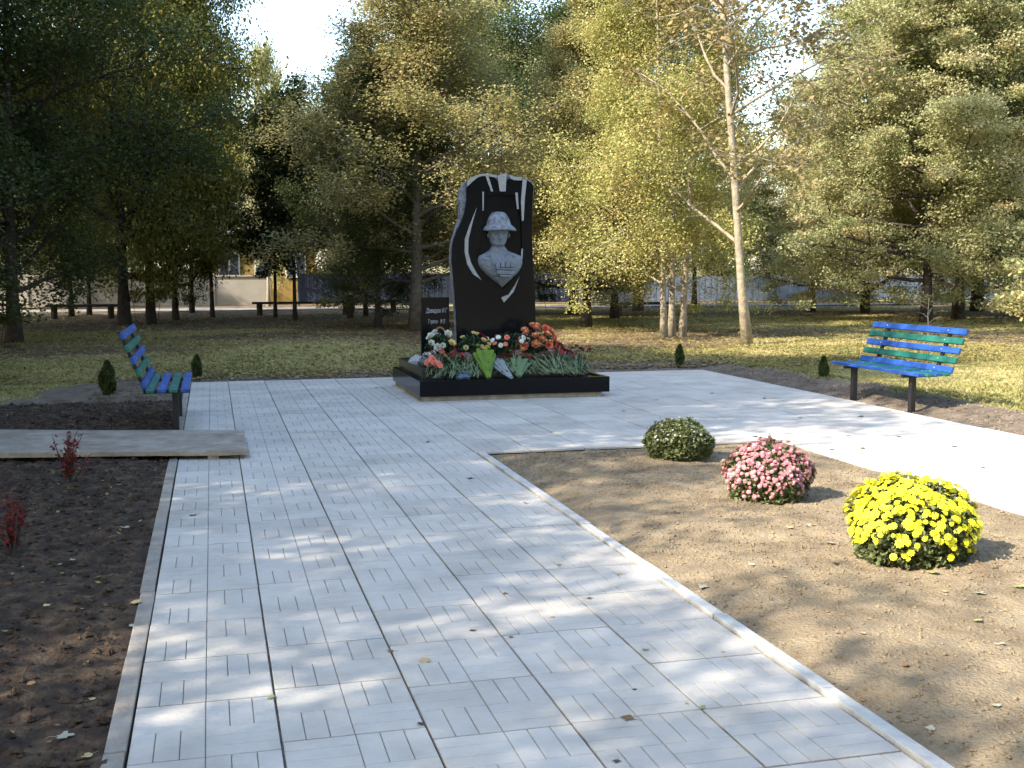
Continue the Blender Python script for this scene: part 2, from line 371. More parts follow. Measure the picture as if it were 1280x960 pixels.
def clods(name, n, fx, fy, hf, smin, smax, m, dens=None):
    x = rng.uniform(*fx, n); y = rng.uniform(*fy, n)
    if dens is not None: k = rng.random(n) < dens(x, y); x, y = x[k], y[k]; n = len(x)
    s = smin + (smax - smin) * rng.random(n) ** 3.5; z = hf(x, y) + s * .15
    th = rng.uniform(0, 1.57, n); ro = np.stack([np.stack([np.cos(th), -np.sin(th), 0 * th], -1), np.stack([np.sin(th), np.cos(th), 0 * th], -1), np.stack([0 * th, 0 * th, 1 + 0 * th], -1)], 1)
    V = np.einsum('nij,nkj->nki', ro, OCT_V[None] * (s[:, None, None] * rng.uniform(.55, 1.3, (n, 6, 1)))) * np.array([1, 1, .8]) + np.stack([x, y, z], -1)[:, None]
    Fc = OCT_F[None] + (np.arange(n) * 6)[:, None, None]
    return tag(place(name, np_mesh(name, V.reshape(-1, 3), Fc.reshape(-1, 3), m, False)), kind='stuff')
tag(clods('soil_crumbs', 38000, (2.28, 5.1), (2.2, 9.5), h_right, .003, .015, M['soil'], lambda x, y: np.clip(.25 + 1.6 * np.clip(fbm(x * .7 + 3, y * .7 + 8, 2) + .3, 0, 1), 0, 1)), 'loose crumbs of dry brown earth on the flower bed', 'soil')
tag(clods('soil_clods', 22000, (-3.5, -.4), (3, 14.6), h_left, .004, .028, M['humus']), 'dark lumps of dug earth on the soil beside the path', 'soil')

def ringd(x, y):
    return np.where(((x > 7.5) | (y > 16.65) | (x < -.5)) & (rng.random(len(x)) < soil_mask(x, y)), 1.0, 0.0)
tag(clods('border_clods', 70000, (-1.5, 10.2), (7, 18.6), gz, .005, .030, M['border'], ringd), 'loose clods of dug earth on the strip between plaza and lawn', 'soil')
# ------------------------------------------------------------------ trees
def frames(d):
    d = d / np.linalg.norm(d, axis=-1, keepdims=True)
    h = np.where(np.abs(d[..., 2:3]) < .9, np.array([0, 0, 1.0]), np.array([1.0, 0, 0])); a = np.cross(d, h); a /= np.linalg.norm(a, axis=-1, keepdims=True)
    return a, np.cross(d, a)
def leaf_cloud(P, size, r, up=.5, width=.7, droop=0.0):
    """one kite-shaped leaf (4 verts) at each point of P"""
    n = len(P); nrm = r.normal(size=(n, 3)); nrm /= np.linalg.norm(nrm, axis=1, keepdims=True); nrm[:, 2] = np.abs(nrm[:, 2]); nrm += np.array([0, 0, up])
    a, b = frames(nrm); th = r.uniform(0, 2 * np.pi, n)[:, None]; u = a * np.cos(th) + b * np.sin(th); v = np.cross(nrm / np.linalg.norm(nrm, axis=1, keepdims=True), u)
    u = u + np.array([0, 0, -droop]); s = (size * r.uniform(.65, 1.3, n))[:, None]
    nn = nrm / np.linalg.norm(nrm, axis=1, keepdims=True)
    V = np.stack([P - u * s * .5, P + v * s * width * .5 - nn * s * .08, P + u * s * .5 - nn * s * .05, P - v * s * width * .5 - nn * s * .08], 1)
    return V.reshape(-1, 3), np.arange(n * 4).reshape(n, 4)
def gen_tree(seed, H, tr, z0, cr, limbs, leafsize, nleaf, profile, up=(35, 20), subs=6, trunks=1, clr=.55, flat=.6, bend=.3, path=None, twigs=0, upn=.5, droop=0.0, split=None):
    r = np.random.default_rng(seed); mb = MB(); clus = []
    for tk in range(trunks):
        base = np.array([0, 0, -.15]) if trunks == 1 else np.array([.52 * math.cos(tk * 2.1 + .5), .34 * math.sin(tk * 2.1 + .5), -.15])
        n = 11; zs = np.linspace(0, 1, n)
        if path is not None:
            pz = np.array([q[2] for q in path]); tz = zs * pz[-1]; pts = np.stack([np.interp(tz, pz, [q[0] for q in path]), np.interp(tz, pz, [q[1] for q in path]), tz - .15], 1)
        else:
            wob = np.cumsum(r.normal(0, bend * .12, (n, 2)), 0); lean = (base[:2] * 1.5 if trunks > 1 else np.zeros(2))
            pts = np.stack([base[0] + wob[:, 0] * zs + lean[0] * zs, base[1] + wob[:, 1] * zs + lean[1] * zs, -.15 + zs * H], 1)
        rad = tr * (1 - zs) ** .75 * (.82 + .5 * np.exp(-zs * H / .35)) + .012; rad = np.maximum(rad, .012)
        mb.tube(pts, list(rad), 9)
        for i in range(limbs // trunks):
            tt = (i + r.uniform(0, 1)) / (limbs // trunks); z = z0 + (H * .97 - z0) * tt ** .9
            fz = np.clip((z + .15) / H, 0, 1); p0 = np.array([np.interp(fz, zs, pts[:, k]) for k in range(3)]); r0 = float(np.interp(fz, zs, rad)) * .5
            az = i * 2.39996 + r.normal(0, .45) + seed + tk; L = cr * profile(tt) * r.uniform(.72, 1.15)
            el = R(up[0] * (1 - tt) * .6 + up[0] * .4 + 45 * tt ** 3 + r.normal(0, 9)); d = np.array([math.cos(az) * math.cos(el), math.sin(az) * math.cos(el), math.sin(el)])
            lp = [p0]; m = 5
            for q in range(m):
                d = d + r.normal(0, .14, 3) + np.array([0, 0, (.10 if q < 3 else -.04) - droop * .25 * q / m]); d /= np.linalg.norm(d); lp.append(lp[-1] + d * L / m)
            lr = np.linspace(r0, .012, m + 1); mb.tube(lp, list(np.maximum(lr, .011)), 5, cap=False)
            for k in range(subs):
                f = .3 + .7 * (k + r.random()) / subs; fi = min(int(f * m), m - 1); q0 = lp[fi] + (lp[fi + 1] - lp[fi]) * (f * m - fi)
                sdv = d * .6 + r.normal(0, .62, 3) + np.array([0, 0, .12 - droop * .6]); sdv /= np.linalg.norm(sdv); SL = L * .34 * r.uniform(.6, 1.2) * (1.2 - .5 * f) + .25
                q1 = q0 + sdv * SL * .55 + r.normal(0, .05, 3); q2 = q1 + (sdv + r.normal(0, .3, 3) + np.array([0, 0, -.15 - droop])) * SL * .5
                mb.tube([q0, q1, q2], [max(r0 * .35, .012), .011, .006], 4, cap=False)
                clus += [(q1, .9), (q2, 1.0)]
                for w in range(twigs):
                    e = q1 + (q2 - q1) * r.random(); w1 = e + (sdv * .6 + r.normal(0, .6, 3)) * SL * .42; mb.tube([e, w1], [.008, .004], 3, cap=False); clus.append((w1, .8))
            clus.append((lp[-1], 1.0))
    C = np.array([q[0] for q in clus]); W = np.array([q[1] for q in clus]) * r.uniform(.55, 1.35, len(clus)); W /= W.sum()
    pick = r.choice(len(C), nleaf, p=W); cs = clr * r.uniform(.6, 1.35, len(C))
    off = r.normal(size=(nleaf, 3)); off /= np.linalg.norm(off, axis=1, keepdims=True); off *= (r.random(nleaf) ** .5)[:, None]; off *= cs[pick][:, None] * np.array([1, 1, flat])
    off[:, 2] -= droop * np.abs(r.normal(0, .5, nleaf))
    P = C[pick] + off; P[:, 2] = np.maximum(P[:, 2], z0 * .55 + r.random(nleaf) * .3)
    ct = np.clip(r.normal(.5, .2, len(C)), 0, 1)[pick]; tint = np.clip(.55 * ct + .45 * r.random(nleaf), 0, 1)
    V, Fc = leaf_cloud(P, leafsize, r, upn, .72, droop)
    return mb, V, Fc, np.repeat(tint, 4)
ovoid = lambda t: .55 + .9 * math.sin(math.pi * (t * .85 + .12)) * .75 - .25 * t
tallp = lambda t: (1.05 - .72 * t) * (.72 + .45 * math.sin(math.pi * min(t * 1.7 + .1, 1)))
slimp = lambda t: .9 - .5 * t
lowp = lambda t: 1.05 - .55 * t
# leaf and bark colours: one shared material each, tinted by the colour of the object
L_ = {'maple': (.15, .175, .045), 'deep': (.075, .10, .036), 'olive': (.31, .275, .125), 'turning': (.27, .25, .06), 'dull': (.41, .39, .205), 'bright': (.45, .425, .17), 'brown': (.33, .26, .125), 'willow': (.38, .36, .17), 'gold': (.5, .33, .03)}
LEAF = leafmat('tree_leaf', [(.52, .62, .45), (.85, .92, .75), (1.15, 1.08, 1.0), (1.5, 1.12, 1.2)], .42, objcol=True)
B_ = {'bark': (.06, .05, .04), 'palebark': (.30, .255, .18), 'greybark': (.14, .12, .095)}
BARK = mat('tree_bark', (.6, .6, .6), (1.35, 1.3, 1.25), 8, .95, .8, 20); t = BARK.node_tree; p = t.nodes['Principled BSDF']; lk = p.inputs['Base Color'].links[0]; src = lk.from_socket
o_ = t.nodes.new('ShaderNodeObjectInfo'); mm = t.nodes.new('ShaderNodeMix'); mm.data_type = 'RGBA'; mm.blend_type = 'MULTIPLY'; mm.inputs[0].default_value = 1
t.links.new(src, mm.inputs[6]); t.links.new(o_.outputs['Color'], mm.inputs[7]); t.links.new(mm.outputs[2], p.inputs['Base Color'])
VAR = {}
def variant(key, *a, bark='bark', leaf='maple', **k):
    mb, V, Fc, ti = gen_tree(*a, **k)
    VAR[key] = (mb.mesh(key + '_trunk', BARK, True), np_mesh(key + '_crown', V, Fc, LEAF, False, {'tint': ti}), leaf, bark)
variant('maple', 11, 11.0, .20, .95, 4.3, 46, .102, 120000, ovoid, up=(14, 0), subs=7, clr=.88, flat=.75, droop=.12)
variant('tall', 23, 16.0, .21, 1.4, 4.4, 64, .088, 165000, tallp, up=(12, 0), subs=6, clr=.78, flat=.75, leaf='olive', bark='greybark', droop=.10)
variant('bright', 37, 12.0, .12, 1.2, 4.2, 51, .084, 155000, lowp, up=(10, 0), subs=6, clr=.78, flat=.75, trunks=3, bark='palebark', leaf='bright', droop=.12)
variant('layer', 53, 13.0, .19, .9, 4.9, 58, .084, 195000, lowp, up=(6, 0), subs=7, clr=.80, flat=.55, upn=.4, leaf='dull', droop=.08)
variant('open', 83, 10.0, .15, 1.8, 4.2, 30, .13, 20000, ovoid, up=(32, 0), subs=6, clr=.62, flat=.6, twigs=2)
variant('slim', 41, 9.0, .085, 1.5, 2.1, 26, .14, 20000, slimp, up=(30, 0), subs=4, clr=.6)
variant('layer', 53, 13.0, .19, .9, 4.9, 56, .092, 190000, lowp, up=(5, 0), subs=7, clr=.70, flat=.45, upn=.35, leaf='dull', droop=.06)
variant('weeping', 67, 16.0, .24, 2.0, 4.6, 40, .16, 38000, ovoid, up=(40, 0), subs=6, clr=.6, flat=1.2, droop=.55, leaf='willow')
variant('sparse', 71, 14.5, .098, 2.0, 3.6, 36, .11, 17000, lambda t: .95 - .45 * t, up=(28, 0), subs=7, clr=.42, twigs=4, bark='palebark', leaf='brown',
        path=[(0, 0, 0), (-.12, 0, .8), (-.22, .05, 2.0), (-.33, .1, 3.6), (-.55, 0, 5.2), (-.72, .1, 7.5), (-.9, .1, 14.5)])
def tree(kind, name, x, y, sc, rz, label=None, leaf=None, bark=None, group=None, cat='tree', sx=1.0):
    e = empty(name, (x, y, float(gz(x, y))), rz); e.scale = (sc * sx, sc * sx, sc)
    tag(e, label, cat, group)
    a = place('trunk', VAR[kind][0], e); b = place('crown', VAR[kind][1], e)
    a.color = (*B_[bark or VAR[kind][3]], 1); b.color = (*L_[leaf or VAR[kind][2]], 1)
    return e
T = tree
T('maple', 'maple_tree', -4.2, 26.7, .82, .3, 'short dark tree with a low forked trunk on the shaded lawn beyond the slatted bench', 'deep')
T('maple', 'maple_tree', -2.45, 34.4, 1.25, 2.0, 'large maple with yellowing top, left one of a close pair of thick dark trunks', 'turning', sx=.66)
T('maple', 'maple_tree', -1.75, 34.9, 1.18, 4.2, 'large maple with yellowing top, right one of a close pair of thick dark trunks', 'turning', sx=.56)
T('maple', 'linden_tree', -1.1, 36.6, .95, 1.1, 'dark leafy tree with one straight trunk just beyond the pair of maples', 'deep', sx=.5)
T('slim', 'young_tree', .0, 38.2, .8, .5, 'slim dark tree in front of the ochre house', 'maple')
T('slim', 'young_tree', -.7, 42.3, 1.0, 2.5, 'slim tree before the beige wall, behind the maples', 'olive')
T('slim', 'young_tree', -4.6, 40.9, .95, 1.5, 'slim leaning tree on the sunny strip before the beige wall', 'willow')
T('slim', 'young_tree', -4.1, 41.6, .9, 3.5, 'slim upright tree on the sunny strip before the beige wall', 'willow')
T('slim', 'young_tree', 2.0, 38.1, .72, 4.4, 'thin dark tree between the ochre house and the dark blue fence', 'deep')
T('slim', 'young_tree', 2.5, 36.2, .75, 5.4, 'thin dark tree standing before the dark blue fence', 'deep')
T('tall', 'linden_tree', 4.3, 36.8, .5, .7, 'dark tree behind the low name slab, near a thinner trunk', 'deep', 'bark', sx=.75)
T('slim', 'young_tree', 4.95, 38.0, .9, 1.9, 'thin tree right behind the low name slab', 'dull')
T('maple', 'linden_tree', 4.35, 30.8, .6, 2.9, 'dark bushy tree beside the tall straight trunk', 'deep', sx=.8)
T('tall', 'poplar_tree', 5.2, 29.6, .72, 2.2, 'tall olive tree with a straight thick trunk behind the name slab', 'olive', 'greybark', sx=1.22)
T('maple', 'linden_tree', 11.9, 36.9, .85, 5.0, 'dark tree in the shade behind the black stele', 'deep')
T('tall', 'linden_tree', 9.9, 29.6, .58, .4, 'olive tree with a brown lit trunk between stele and triple trunk', 'olive', 'bark', sx=1.1)
T('maple', 'linden_tree', 12.6, 34.8, .7, 3.3, 'shaded tree behind the triple trunk, next to the pale blue fence', 'dull')
T('bright', 'triple_trunk_tree', 10.6, 25.2, .72, .9, 'yellow green tree on three pale sunlit trunks, right of the stele', 'bright', sx=.95)
T('sparse', 'half_bare_tree', 11.05, 22.15, 1.0, 0.0, 'half bare tree with pale leaning trunk and sparse brown leaves')
T('slim', 'young_tree', 18.4, 41.6, 1.15, 0.0, 'thin tree before the pale blue fence behind the half bare tree', 'dull')
T('layer', 'hornbeam_tree', 21.3, 37.6, .58, 1.0, 'dull green tree with one dark trunk between half bare tree and bench', 'dull')
T('layer', 'hornbeam_tree', 22.5, 36.0, .80, 2.6, 'dull green tree with leaning trunk behind the sunlit slatted bench', 'dull')
T('layer', 'hornbeam_tree', 20.7, 29.8, .86, 4.0, 'broad layered green tree right behind the sunlit bench, left of two', 'dull')
T('layer', 'hornbeam_tree', 22.6, 30.9, .92, 5.2, 'broad layered green tree right behind the sunlit bench, right of two', 'dull')
T('layer', 'hornbeam_tree', 27.5, 36.5, 1.15, .2, 'large green tree with thick trunk between the sunlit bench and the sapling', 'dull')
T('maple', 'chestnut_tree', 26.6, 31.2, 1.25, 3.6, 'tall deep green tree above the yellow green sapling', 'maple')
T('weeping', 'weeping_birch', 32.5, 46.0, 1.25, 1.0, 'tall pale yellow birch with hanging twigs behind the green trees', 'willow', 'palebark', sx=.55)
T('weeping', 'weeping_birch', 2.3, 49.0, .64, 3.0, 'pale birch with hanging twigs in the gap beside the maples', 'willow', 'palebark', sx=.5)
T('weeping', 'weeping_birch', -9.0, 48.0, .5, 3.0, 'small pale drooping tree hanging over the beige wall', 'willow', 'palebark')
T('tall', 'poplar_tree', 15.6, 40.5, 1.0, 3.9, 'tall pale green tree rising behind the half bare tree', 'willow', 'greybark', sx=.85)
T('tall', 'poplar_tree', 9.0, 41.5, 1.1, 5.1, 'tall pale green poplar rising behind the black stele', 'willow', 'greybark', sx=.9)
# the wood behind the fence
far = [(-20, 58, 'maple', 1.0), (-14, 60, 'tall', .75), (-9, 62, 'maple', .95), (-4.5, 57, 'maple', .95), (1.0, 62, 'maple', .72), (5.0, 62, 'maple', .8), (9.5, 60, 'tall', .8), (14, 57, 'maple', 1.1), (18, 60, 'tall', .85), (23, 62, 'maple', .78), (28.2, 60, 'maple', .7), (34, 56, 'tall', .55), (40, 54, 'maple', 1.2), (46, 52, 'tall', .9), (52, 50, 'maple', 1.2)]
for i, (x, y, k, sc) in enumerate(far):
    T(k, 'far_tree', x, y, sc, i * 1.3, 'leafy tree in the far row behind the wall and fence', ('dull', 'olive', 'maple')[i % 3], 'bark', 'trees behind the wall and fence')
for i in range(17):
    x = -22 + i * 4.3 + random.uniform(-1, 1); y = 53.2 + random.uniform(-.6, .8) - .05 * x * (x > 15)
    if abs(x - 2.1) < 3.6: continue
    T('maple', 'far_bush', x, y, .34 + .12 * random.random(), i * 1.9, 'dense bush growing low behind the distant fence', ('deep', 'dull', 'maple')[i % 3], 'bark', 'bushes behind the fence', 'bush', 1.5)
# trees outside the picture: those standing left of the path cast the dappled shade
shade = [(-10.6, -3.4, 'open', .92), (-9.0, -.2, 'open', .74), (-9.2, 2.6, 'open', .78), (-9.0, 5.4, 'open', .78), (-8.4, 7.8, 'open', .88), (-11.0, 8.6, 'tall', .98), (-9.6, 11.6, 'maple', 1.28), (-12.5, 4.0, 'sparse', .82), (-12.0, 14.0, 'maple', 1.2),
         (-9.6, 16.5, 'maple', 1.1), (-8.8, 21.0, 'tall', .8), (-13.5, 19.0, 'tall', .95), (-9.8, 25.6, 'tall', 1.1), (-14.0, 28.5, 'tall', .95), (-11.5, 33.0, 'maple', 1.0), (-8.0, 30.0, 'maple', .8), (-16, 24, 'maple', 1.2), (-9, 38, 'tall', .9),
         (-6, -14, 'tall', .8), (0, -18, 'maple', 1.2), (6, -16, 'tall', .85), (12, -17, 'maple', 1.2), (18, -12, 'tall', .9), (24, -6, 'maple', 1.1), (-12, -12, 'maple', 1.0), (28, 4, 'layer', .9), (31, 13, 'layer', 1.0)]  # unseen trees behind and right of camera, added to darken reflections and skylight
for i, (x, y, k, sc) in enumerate(shade):
    T(k, 'park_tree', x, y, sc, i * 2.1, 'park tree out of view around the paved path, giving shade', 'deep' if y > 15 else 'maple', 'bark', 'trees shading the path')

# ------------------------------------------------------------------ far wall, fences, house, road
MB().add([(-60, 44.2, .03), (80, 44.2, .03), (80, 46.6, .03), (-60, 46.6, .03)], [(0, 1, 2, 3)]).build('road', M['asphalt'])['kind'] = 'structure'
w = empty('garden_wall', (-12, 51, 0)); tag(w, 'long beige plastered wall behind the sunny strip of lawn', 'wall')
pm = MB().box((0, 0, .6), (2.46, .24, 1.25)).mesh('wall_panel', M['wall']); cm = MB().box((0, 0, 1.265), (2.5, .34, .09), bev=.02).mesh('coping', M['kerbd']); qm = MB().box((0, 0, .65), (.3, .32, 1.42), bev=.02).mesh('pier', M['wall'])
for i in range(13):
    x = -18 + i * 2.5 + 1.25; q = place('wall_panel', pm, w, (x, 0, 0)); place('coping', cm, q); place('pier', qm, w, (x - 1.25, 0, 0))
def fence(name, x0, n, y, h, m, label):
    f = empty(name, (x0, y, 0)); tag(f, label, 'fence'); sm = MB()
    for k in range(16): sm.box((k * .15 + .075, .012 * (k % 2), h / 2 + .08), (.148, .02, h))
    pme = sm.mesh('sheet_panel', m); po = MB().tube([(0, .07, -.2), (0, .07, h + .12)], .04, 8).mesh('post', M['fdark'])
    for i in range(n): place('sheet_panel', pme, f, (i * 2.42, 0, 0)); place('post', po, f, (i * 2.42, 0, 0))
fence('metal_fence', 3.6, 5, 49.5, 1.3, M['fdark'], 'dark blue corrugated sheet fence beyond the shaded trees')
fence('metal_fence', 15.9, 7, 48.8, 1.15, M['flight'], 'pale blue corrugated sheet fence right of the stele in the distance')
fence('metal_fence', 33.2, 12, 50.0, 1.2, M['flight'], 'pale corrugated sheet fence far behind the sunlit bench')
hs = empty('small_house', (2.1, 54, 0)); tag(hs, 'small ochre house with a white window seen between the trunks', 'house')
MB().box((0, 2, 1.4), (5.2, 4, 2.8)).build('wall', M['housey'], hs)
MB().add([(-2.9, -.4, 2.75), (2.9, -.4, 2.75), (2.9, 4.4, 2.75), (-2.9, 4.4, 2.75), (-2.9, 2, 4.3), (2.9, 2, 4.3)], [(0, 1, 5, 4), (2, 3, 4, 5), (1, 2, 5), (3, 0, 4), (3, 2, 1, 0)]).build('roof', M['roof'], hs)
for dx in (-1.3, .3, 1.7):
    wn = MB().box((dx, -.03, 1.75), (.95, .08, 1.15)).build('window', M['white'], hs)
    for sx in (-.22, .22): MB().box((dx + sx, -.08, 1.75), (.36, .03, .98)).build('pane', M['glass'], wn)
def lowbench(x, y, rz, L, label):
    e = empty('log_bench', (x, y, float(gz(x, y))), rz); tag(e, label, 'bench', 'low log benches under the trees')
    MB().box((0, 0, .42), (L, .28, .08), bev=.02).build('seat', M['bark'], e)
    for sx in (-1, 1): MB().tube([(sx * (L / 2 - .25), 0, -.1), (sx * (L / 2 - .25), 0, .385)], .10, 8).build('leg', M['bark'], e)
for x, y, rz, L, lb in ((-4.0, 38.6, .05, 2.2, 'low dark bench on short posts just left of the maple pair'), (-6.9, 40, -.05, 2.0, 'low dark bench beyond the short forked tree, before the beige wall'), (3.0, 39.5, 0, 3.4, 'long low dark bench in front of the ochre house'), (14.2, 36.5, .1, 2.2, 'low dark bench behind the triple trunk tree'), (5.6, 41, 0, 2, 'low dark bench behind the name slab')):
    lowbench(x, y, rz, L, lb)

# ------------------------------------------------------------------ grass and leaf litter
G_ = leafmat('grass_blade', [(.13, .13, .035), (.25, .225, .07), (.37, .32, .12), (.46, .37, .17)], .3)
n = 330000
yy = 16.2 + (42 - 16.2) * rng.random(n) ** 2.0; xx = rng.uniform(-.30, 1.0, n) * yy * .98 + rng.uniform(-1, 1, n)
extra = 45000; yy = np.concatenate([yy, rng.uniform(8, 17, extra)]); xx = np.concatenate([xx, rng.uniform(8.1, 14, extra)])
yl = rng.uniform(13.8, 18, 26000); yy = np.concatenate([yy, yl]); xx = np.concatenate([xx, rng.uniform(-5, -1.2, 26000)])
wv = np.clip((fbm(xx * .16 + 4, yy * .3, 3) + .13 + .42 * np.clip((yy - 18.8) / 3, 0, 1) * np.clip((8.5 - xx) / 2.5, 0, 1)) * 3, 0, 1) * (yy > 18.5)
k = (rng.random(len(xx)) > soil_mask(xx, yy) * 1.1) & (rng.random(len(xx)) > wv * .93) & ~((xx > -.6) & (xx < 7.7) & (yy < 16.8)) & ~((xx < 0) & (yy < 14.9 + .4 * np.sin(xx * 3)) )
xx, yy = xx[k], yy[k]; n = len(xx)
P = np.stack([xx, yy, gz(xx, yy) - .005], -1); h_ = rng.uniform(.012, .042, n) * (1 + .6 * fbm(xx * .6, yy * .6)); th = rng.uniform(0, 6.283, n); wd_ = rng.uniform(.008, .016, n) * (1 + yy / 40)
lean = rng.normal(0, .035, (n, 2)); s0 = np.stack([np.cos(th) * wd_, np.sin(th) * wd_, np.zeros(n)], -1)
V = np.stack([P - s0, P + s0, P + np.stack([lean[:, 0], lean[:, 1], h_], -1)], 1).reshape(-1, 3)
ti = np.clip(.5 + fbm(xx * .5, yy * .5) * .8 + rng.normal(0, .22, n), 0, 1)
tag(place('grass', np_mesh('grass', V, np.arange(n * 3).reshape(n, 3), G_, False, {'tint': np.repeat(ti, 3)})), 'short yellowing grass on the lawn around the plaza', 'grass', kind='stuff')
LT = leafmat('litter_leaf', [(.12, .07, .03), (.24, .15, .05), (.36, .26, .08), (.30, .28, .12)], .25)
n = 26000; yy = 16.9 + 24 * rng.random(n) ** 1.5; xx = rng.uniform(-.28, .95, n) * yy
P = np.stack([xx, yy, gz(xx, yy) + .03], -1); r2 = np.random.default_rng(5); V, Fc = leaf_cloud(P, .075, r2, 2.5, .8)
tag(place('leaf_litter', np_mesh('leaf_litter', V, Fc, LT, False, {'tint': np.repeat(r2.random(n), 4)})), 'small fallen leaves scattered over the lawn', 'leaves', kind='stuff')
n = 700; xx = rng.uniform(-3.6, -.45, n); yy = rng.uniform(3, 14, n); P = np.stack([xx, yy, h_left(xx, yy) + .012], -1); V, Fc = leaf_cloud(P, .032, r2, 2.5, .6)
tag(place('leaf_scraps', np_mesh('leaf_scraps', V, Fc, LT, False, {'tint': np.repeat(r2.random(n), 4)})), 'tiny pale leaf scraps on the dark soil beside the path', 'leaves', kind='stuff')

# ------------------------------------------------------------------ benches
BOLT = MB().loft([[(.011 * q * math.cos(a_), .011 * q * math.sin(a_), z) for a_ in np.linspace(0, 6.283, 9)[:-1]] for q, z in ((1, 0), (.9, .004), (.5, .007))]).mesh('bolt', mat('bolt_steel', (.35, .35, .36), rough=.4, metal=.8), True)
def bench(x, y, face, label, top, lean, depth):
    """posts, an L-shaped steel frame, four seat slats and five back slats; seat front at x, looks along face (+1 / -1 in x)"""
    e = empty('park_bench', (x, y, 0)); tag(e, label, 'bench', 'slatted benches beside the plaza'); f = -face
    L = 1.83; zs = .43
    for k in range(4):
        sl = MB().box((f * (.035 + k * (depth - .05) / 3.35), random.uniform(-.012, .012), zs + .015), (.078, L, .034), bev=.007).build('seat_slat', M[('blue', 'green')[k % 2]], e)
        for sy in (-.6, .6): place('bolt', BOLT, sl, (f * (.035 + k * (depth - .05) / 3.35), sy, zs + .0315))
    bx, bz = depth, zs - .02; tx, tz = depth + lean, top - .03; ang = math.atan2(lean, tz - bz)
    for k in range(5):
        u = .16 + k * (.97 - .16) / 4; c_ = Vector((f * (bx + (tx - bx) * u - .03), random.uniform(-.012, .012), bz + (tz - bz) * u))
        sl = MB().box(c_, (.034, L, .072), Matrix.Rotation(f * ang, 3, 'Y'), bev=.007).build('back_slat', M[('blue', 'green')[k % 2]], e)
        for sy in (-.6, .6): place('bolt', BOLT, sl, c_ + Matrix.Rotation(f * ang, 3, 'Y') @ Vector((-f * .0165, 0, 0)) + Vector((0, sy, 0)), (0, -f * R(90) + f * ang, 0))
    for sy in (-.6, .6):
        MB().box((f * .135, sy, .1), (.062, .062, .62), bev=.006).build('post', M['black'], e)
        fr = MB().box((f * (depth / 2 + .01), sy, zs - .02), (depth + .03, .042, .036), bev=.005)
        d = Vector((f * (tx - bx), 0, tz - bz)); fr.box(Vector((f * bx, sy, bz)) + d * .5, (.036, .042, d.length + .03), Matrix.Rotation(math.atan2(d.x, d.z), 3, 'Y'), bev=.005)
        fr.build('frame', M['black'], e)
    return e
bench(-.24, 12.2, 1, 'slatted blue and green bench in the shade near the board walkway', 1.02, .22, .41)
bench(7.46, 11.75, -1, 'slatted blue and green bench in the sun before the lawn', .955, .20, .42)

# ------------------------------------------------------------------ plank walkway over the soil
pw = empty('plank_walkway', (.27, 9.72, 0), R(0)); tag(pw, 'weathered grey wooden walkway of wide planks laid over the soil', 'walkway')
ang = math.atan2(.40, -2.0)
for k, (o0, o1, wd0, ex) in enumerate(((0.0, 0.0, .50, .0), (.51, .57, .42, -.02), (.95, 1.10, .30, -.015))):
    L = 4.2; mb = MB(); rings = []; ns = 22
    dv = Vector((math.cos(ang), math.sin(ang), 0)); pv = Vector((-dv.y, dv.x, 0)); pv = pv if pv.y > 0 else -pv
    for i in range(ns + 1):
        u = i / ns; c_ = dv * (u * L + ex * -1) + Vector((0, o0 + (o1 - o0) * u * 2.1, 0)); wl = wd0 * (1 + .28 * u)
        sag = .004 * math.sin(u * 7 + k); ch = random.uniform(-.006, .004); tp = .085 + sag; bt = .043 + sag - (.02 if .05 < u < .12 and k == 0 else 0) * 0
        if k == 0 and u < .13: bt += .012 * random.random()
        a0 = c_ + Vector((0, ch, 0)); b0 = c_ + Vector((0, wl, 0))
        rings.append([a0 + Vector((0, 0, bt)), b0 + Vector((0, 0, bt)), b0 + Vector((0, 0, tp - .005)), b0 + Vector((0, -.006, tp)), a0 + Vector((0, .006, tp)), a0 + Vector((0, 0, tp - .006))])
    o = fix_normals(mb.loft(rings).build('plank', M['wood'], pw))
for u in (.30, 2.2, 3.9):
    c_ = dv * u + Vector((0, .62 + .1 * u, .008)); MB().box(c_, (.09, 1.22 + .12 * u, .078), bev=.006).build('bearer', M['wood'], pw)

# ------------------------------------------------------------------ memorial: footing, granite frame, step, stele with carved bust
mo = empty('memorial', (0, 0, 0)); tag(mo, 'black granite war memorial with a carved soldier bust on a low plinth', 'memorial')
def rel(o): return o
ft = MB().box((3.56, 14.46, .035), (2.28, 2.06, .095), bev=.012).build('footing', M['mortar'], mo)
FX0, FX1, FY0, FY1 = 2.385, 4.795, 13.395, 15.52
fr = MB().box(((FX0 + FX1) / 2, FY0 + .04, .168), (FX1 - FX0, .08, .192), bev=.004).build('front_slab', M['granite'], mo)
MB().box((FX0 + .035, (FY0 + .083 + FY1) / 2, .167), (.07, FY1 - FY0 - .083, .19), bev=.004).build('side_slab', M['granite'], mo)
MB().box((FX1 - .035, (FY0 + .083 + FY1) / 2, .167), (.07, FY1 - FY0 - .083, .19), bev=.004).build('side_slab', M['granite'], mo)
MB().box(((FX0 + FX1) / 2, (FY0 + FY1) / 2 + .03, .16), (FX1 - FX0 - .15, FY1 - FY0 - .11, .16)).build('bed_slab', M['granite2'], mo)
MB().box((3.535, 14.55, .315), (2.16, 1.72, .155), bev=.005).build('step', M['granite2'], mo)
YF = 14.62
def pl(pts, Y=YF): return [on_y(x, y, Y) for x, y in pts]
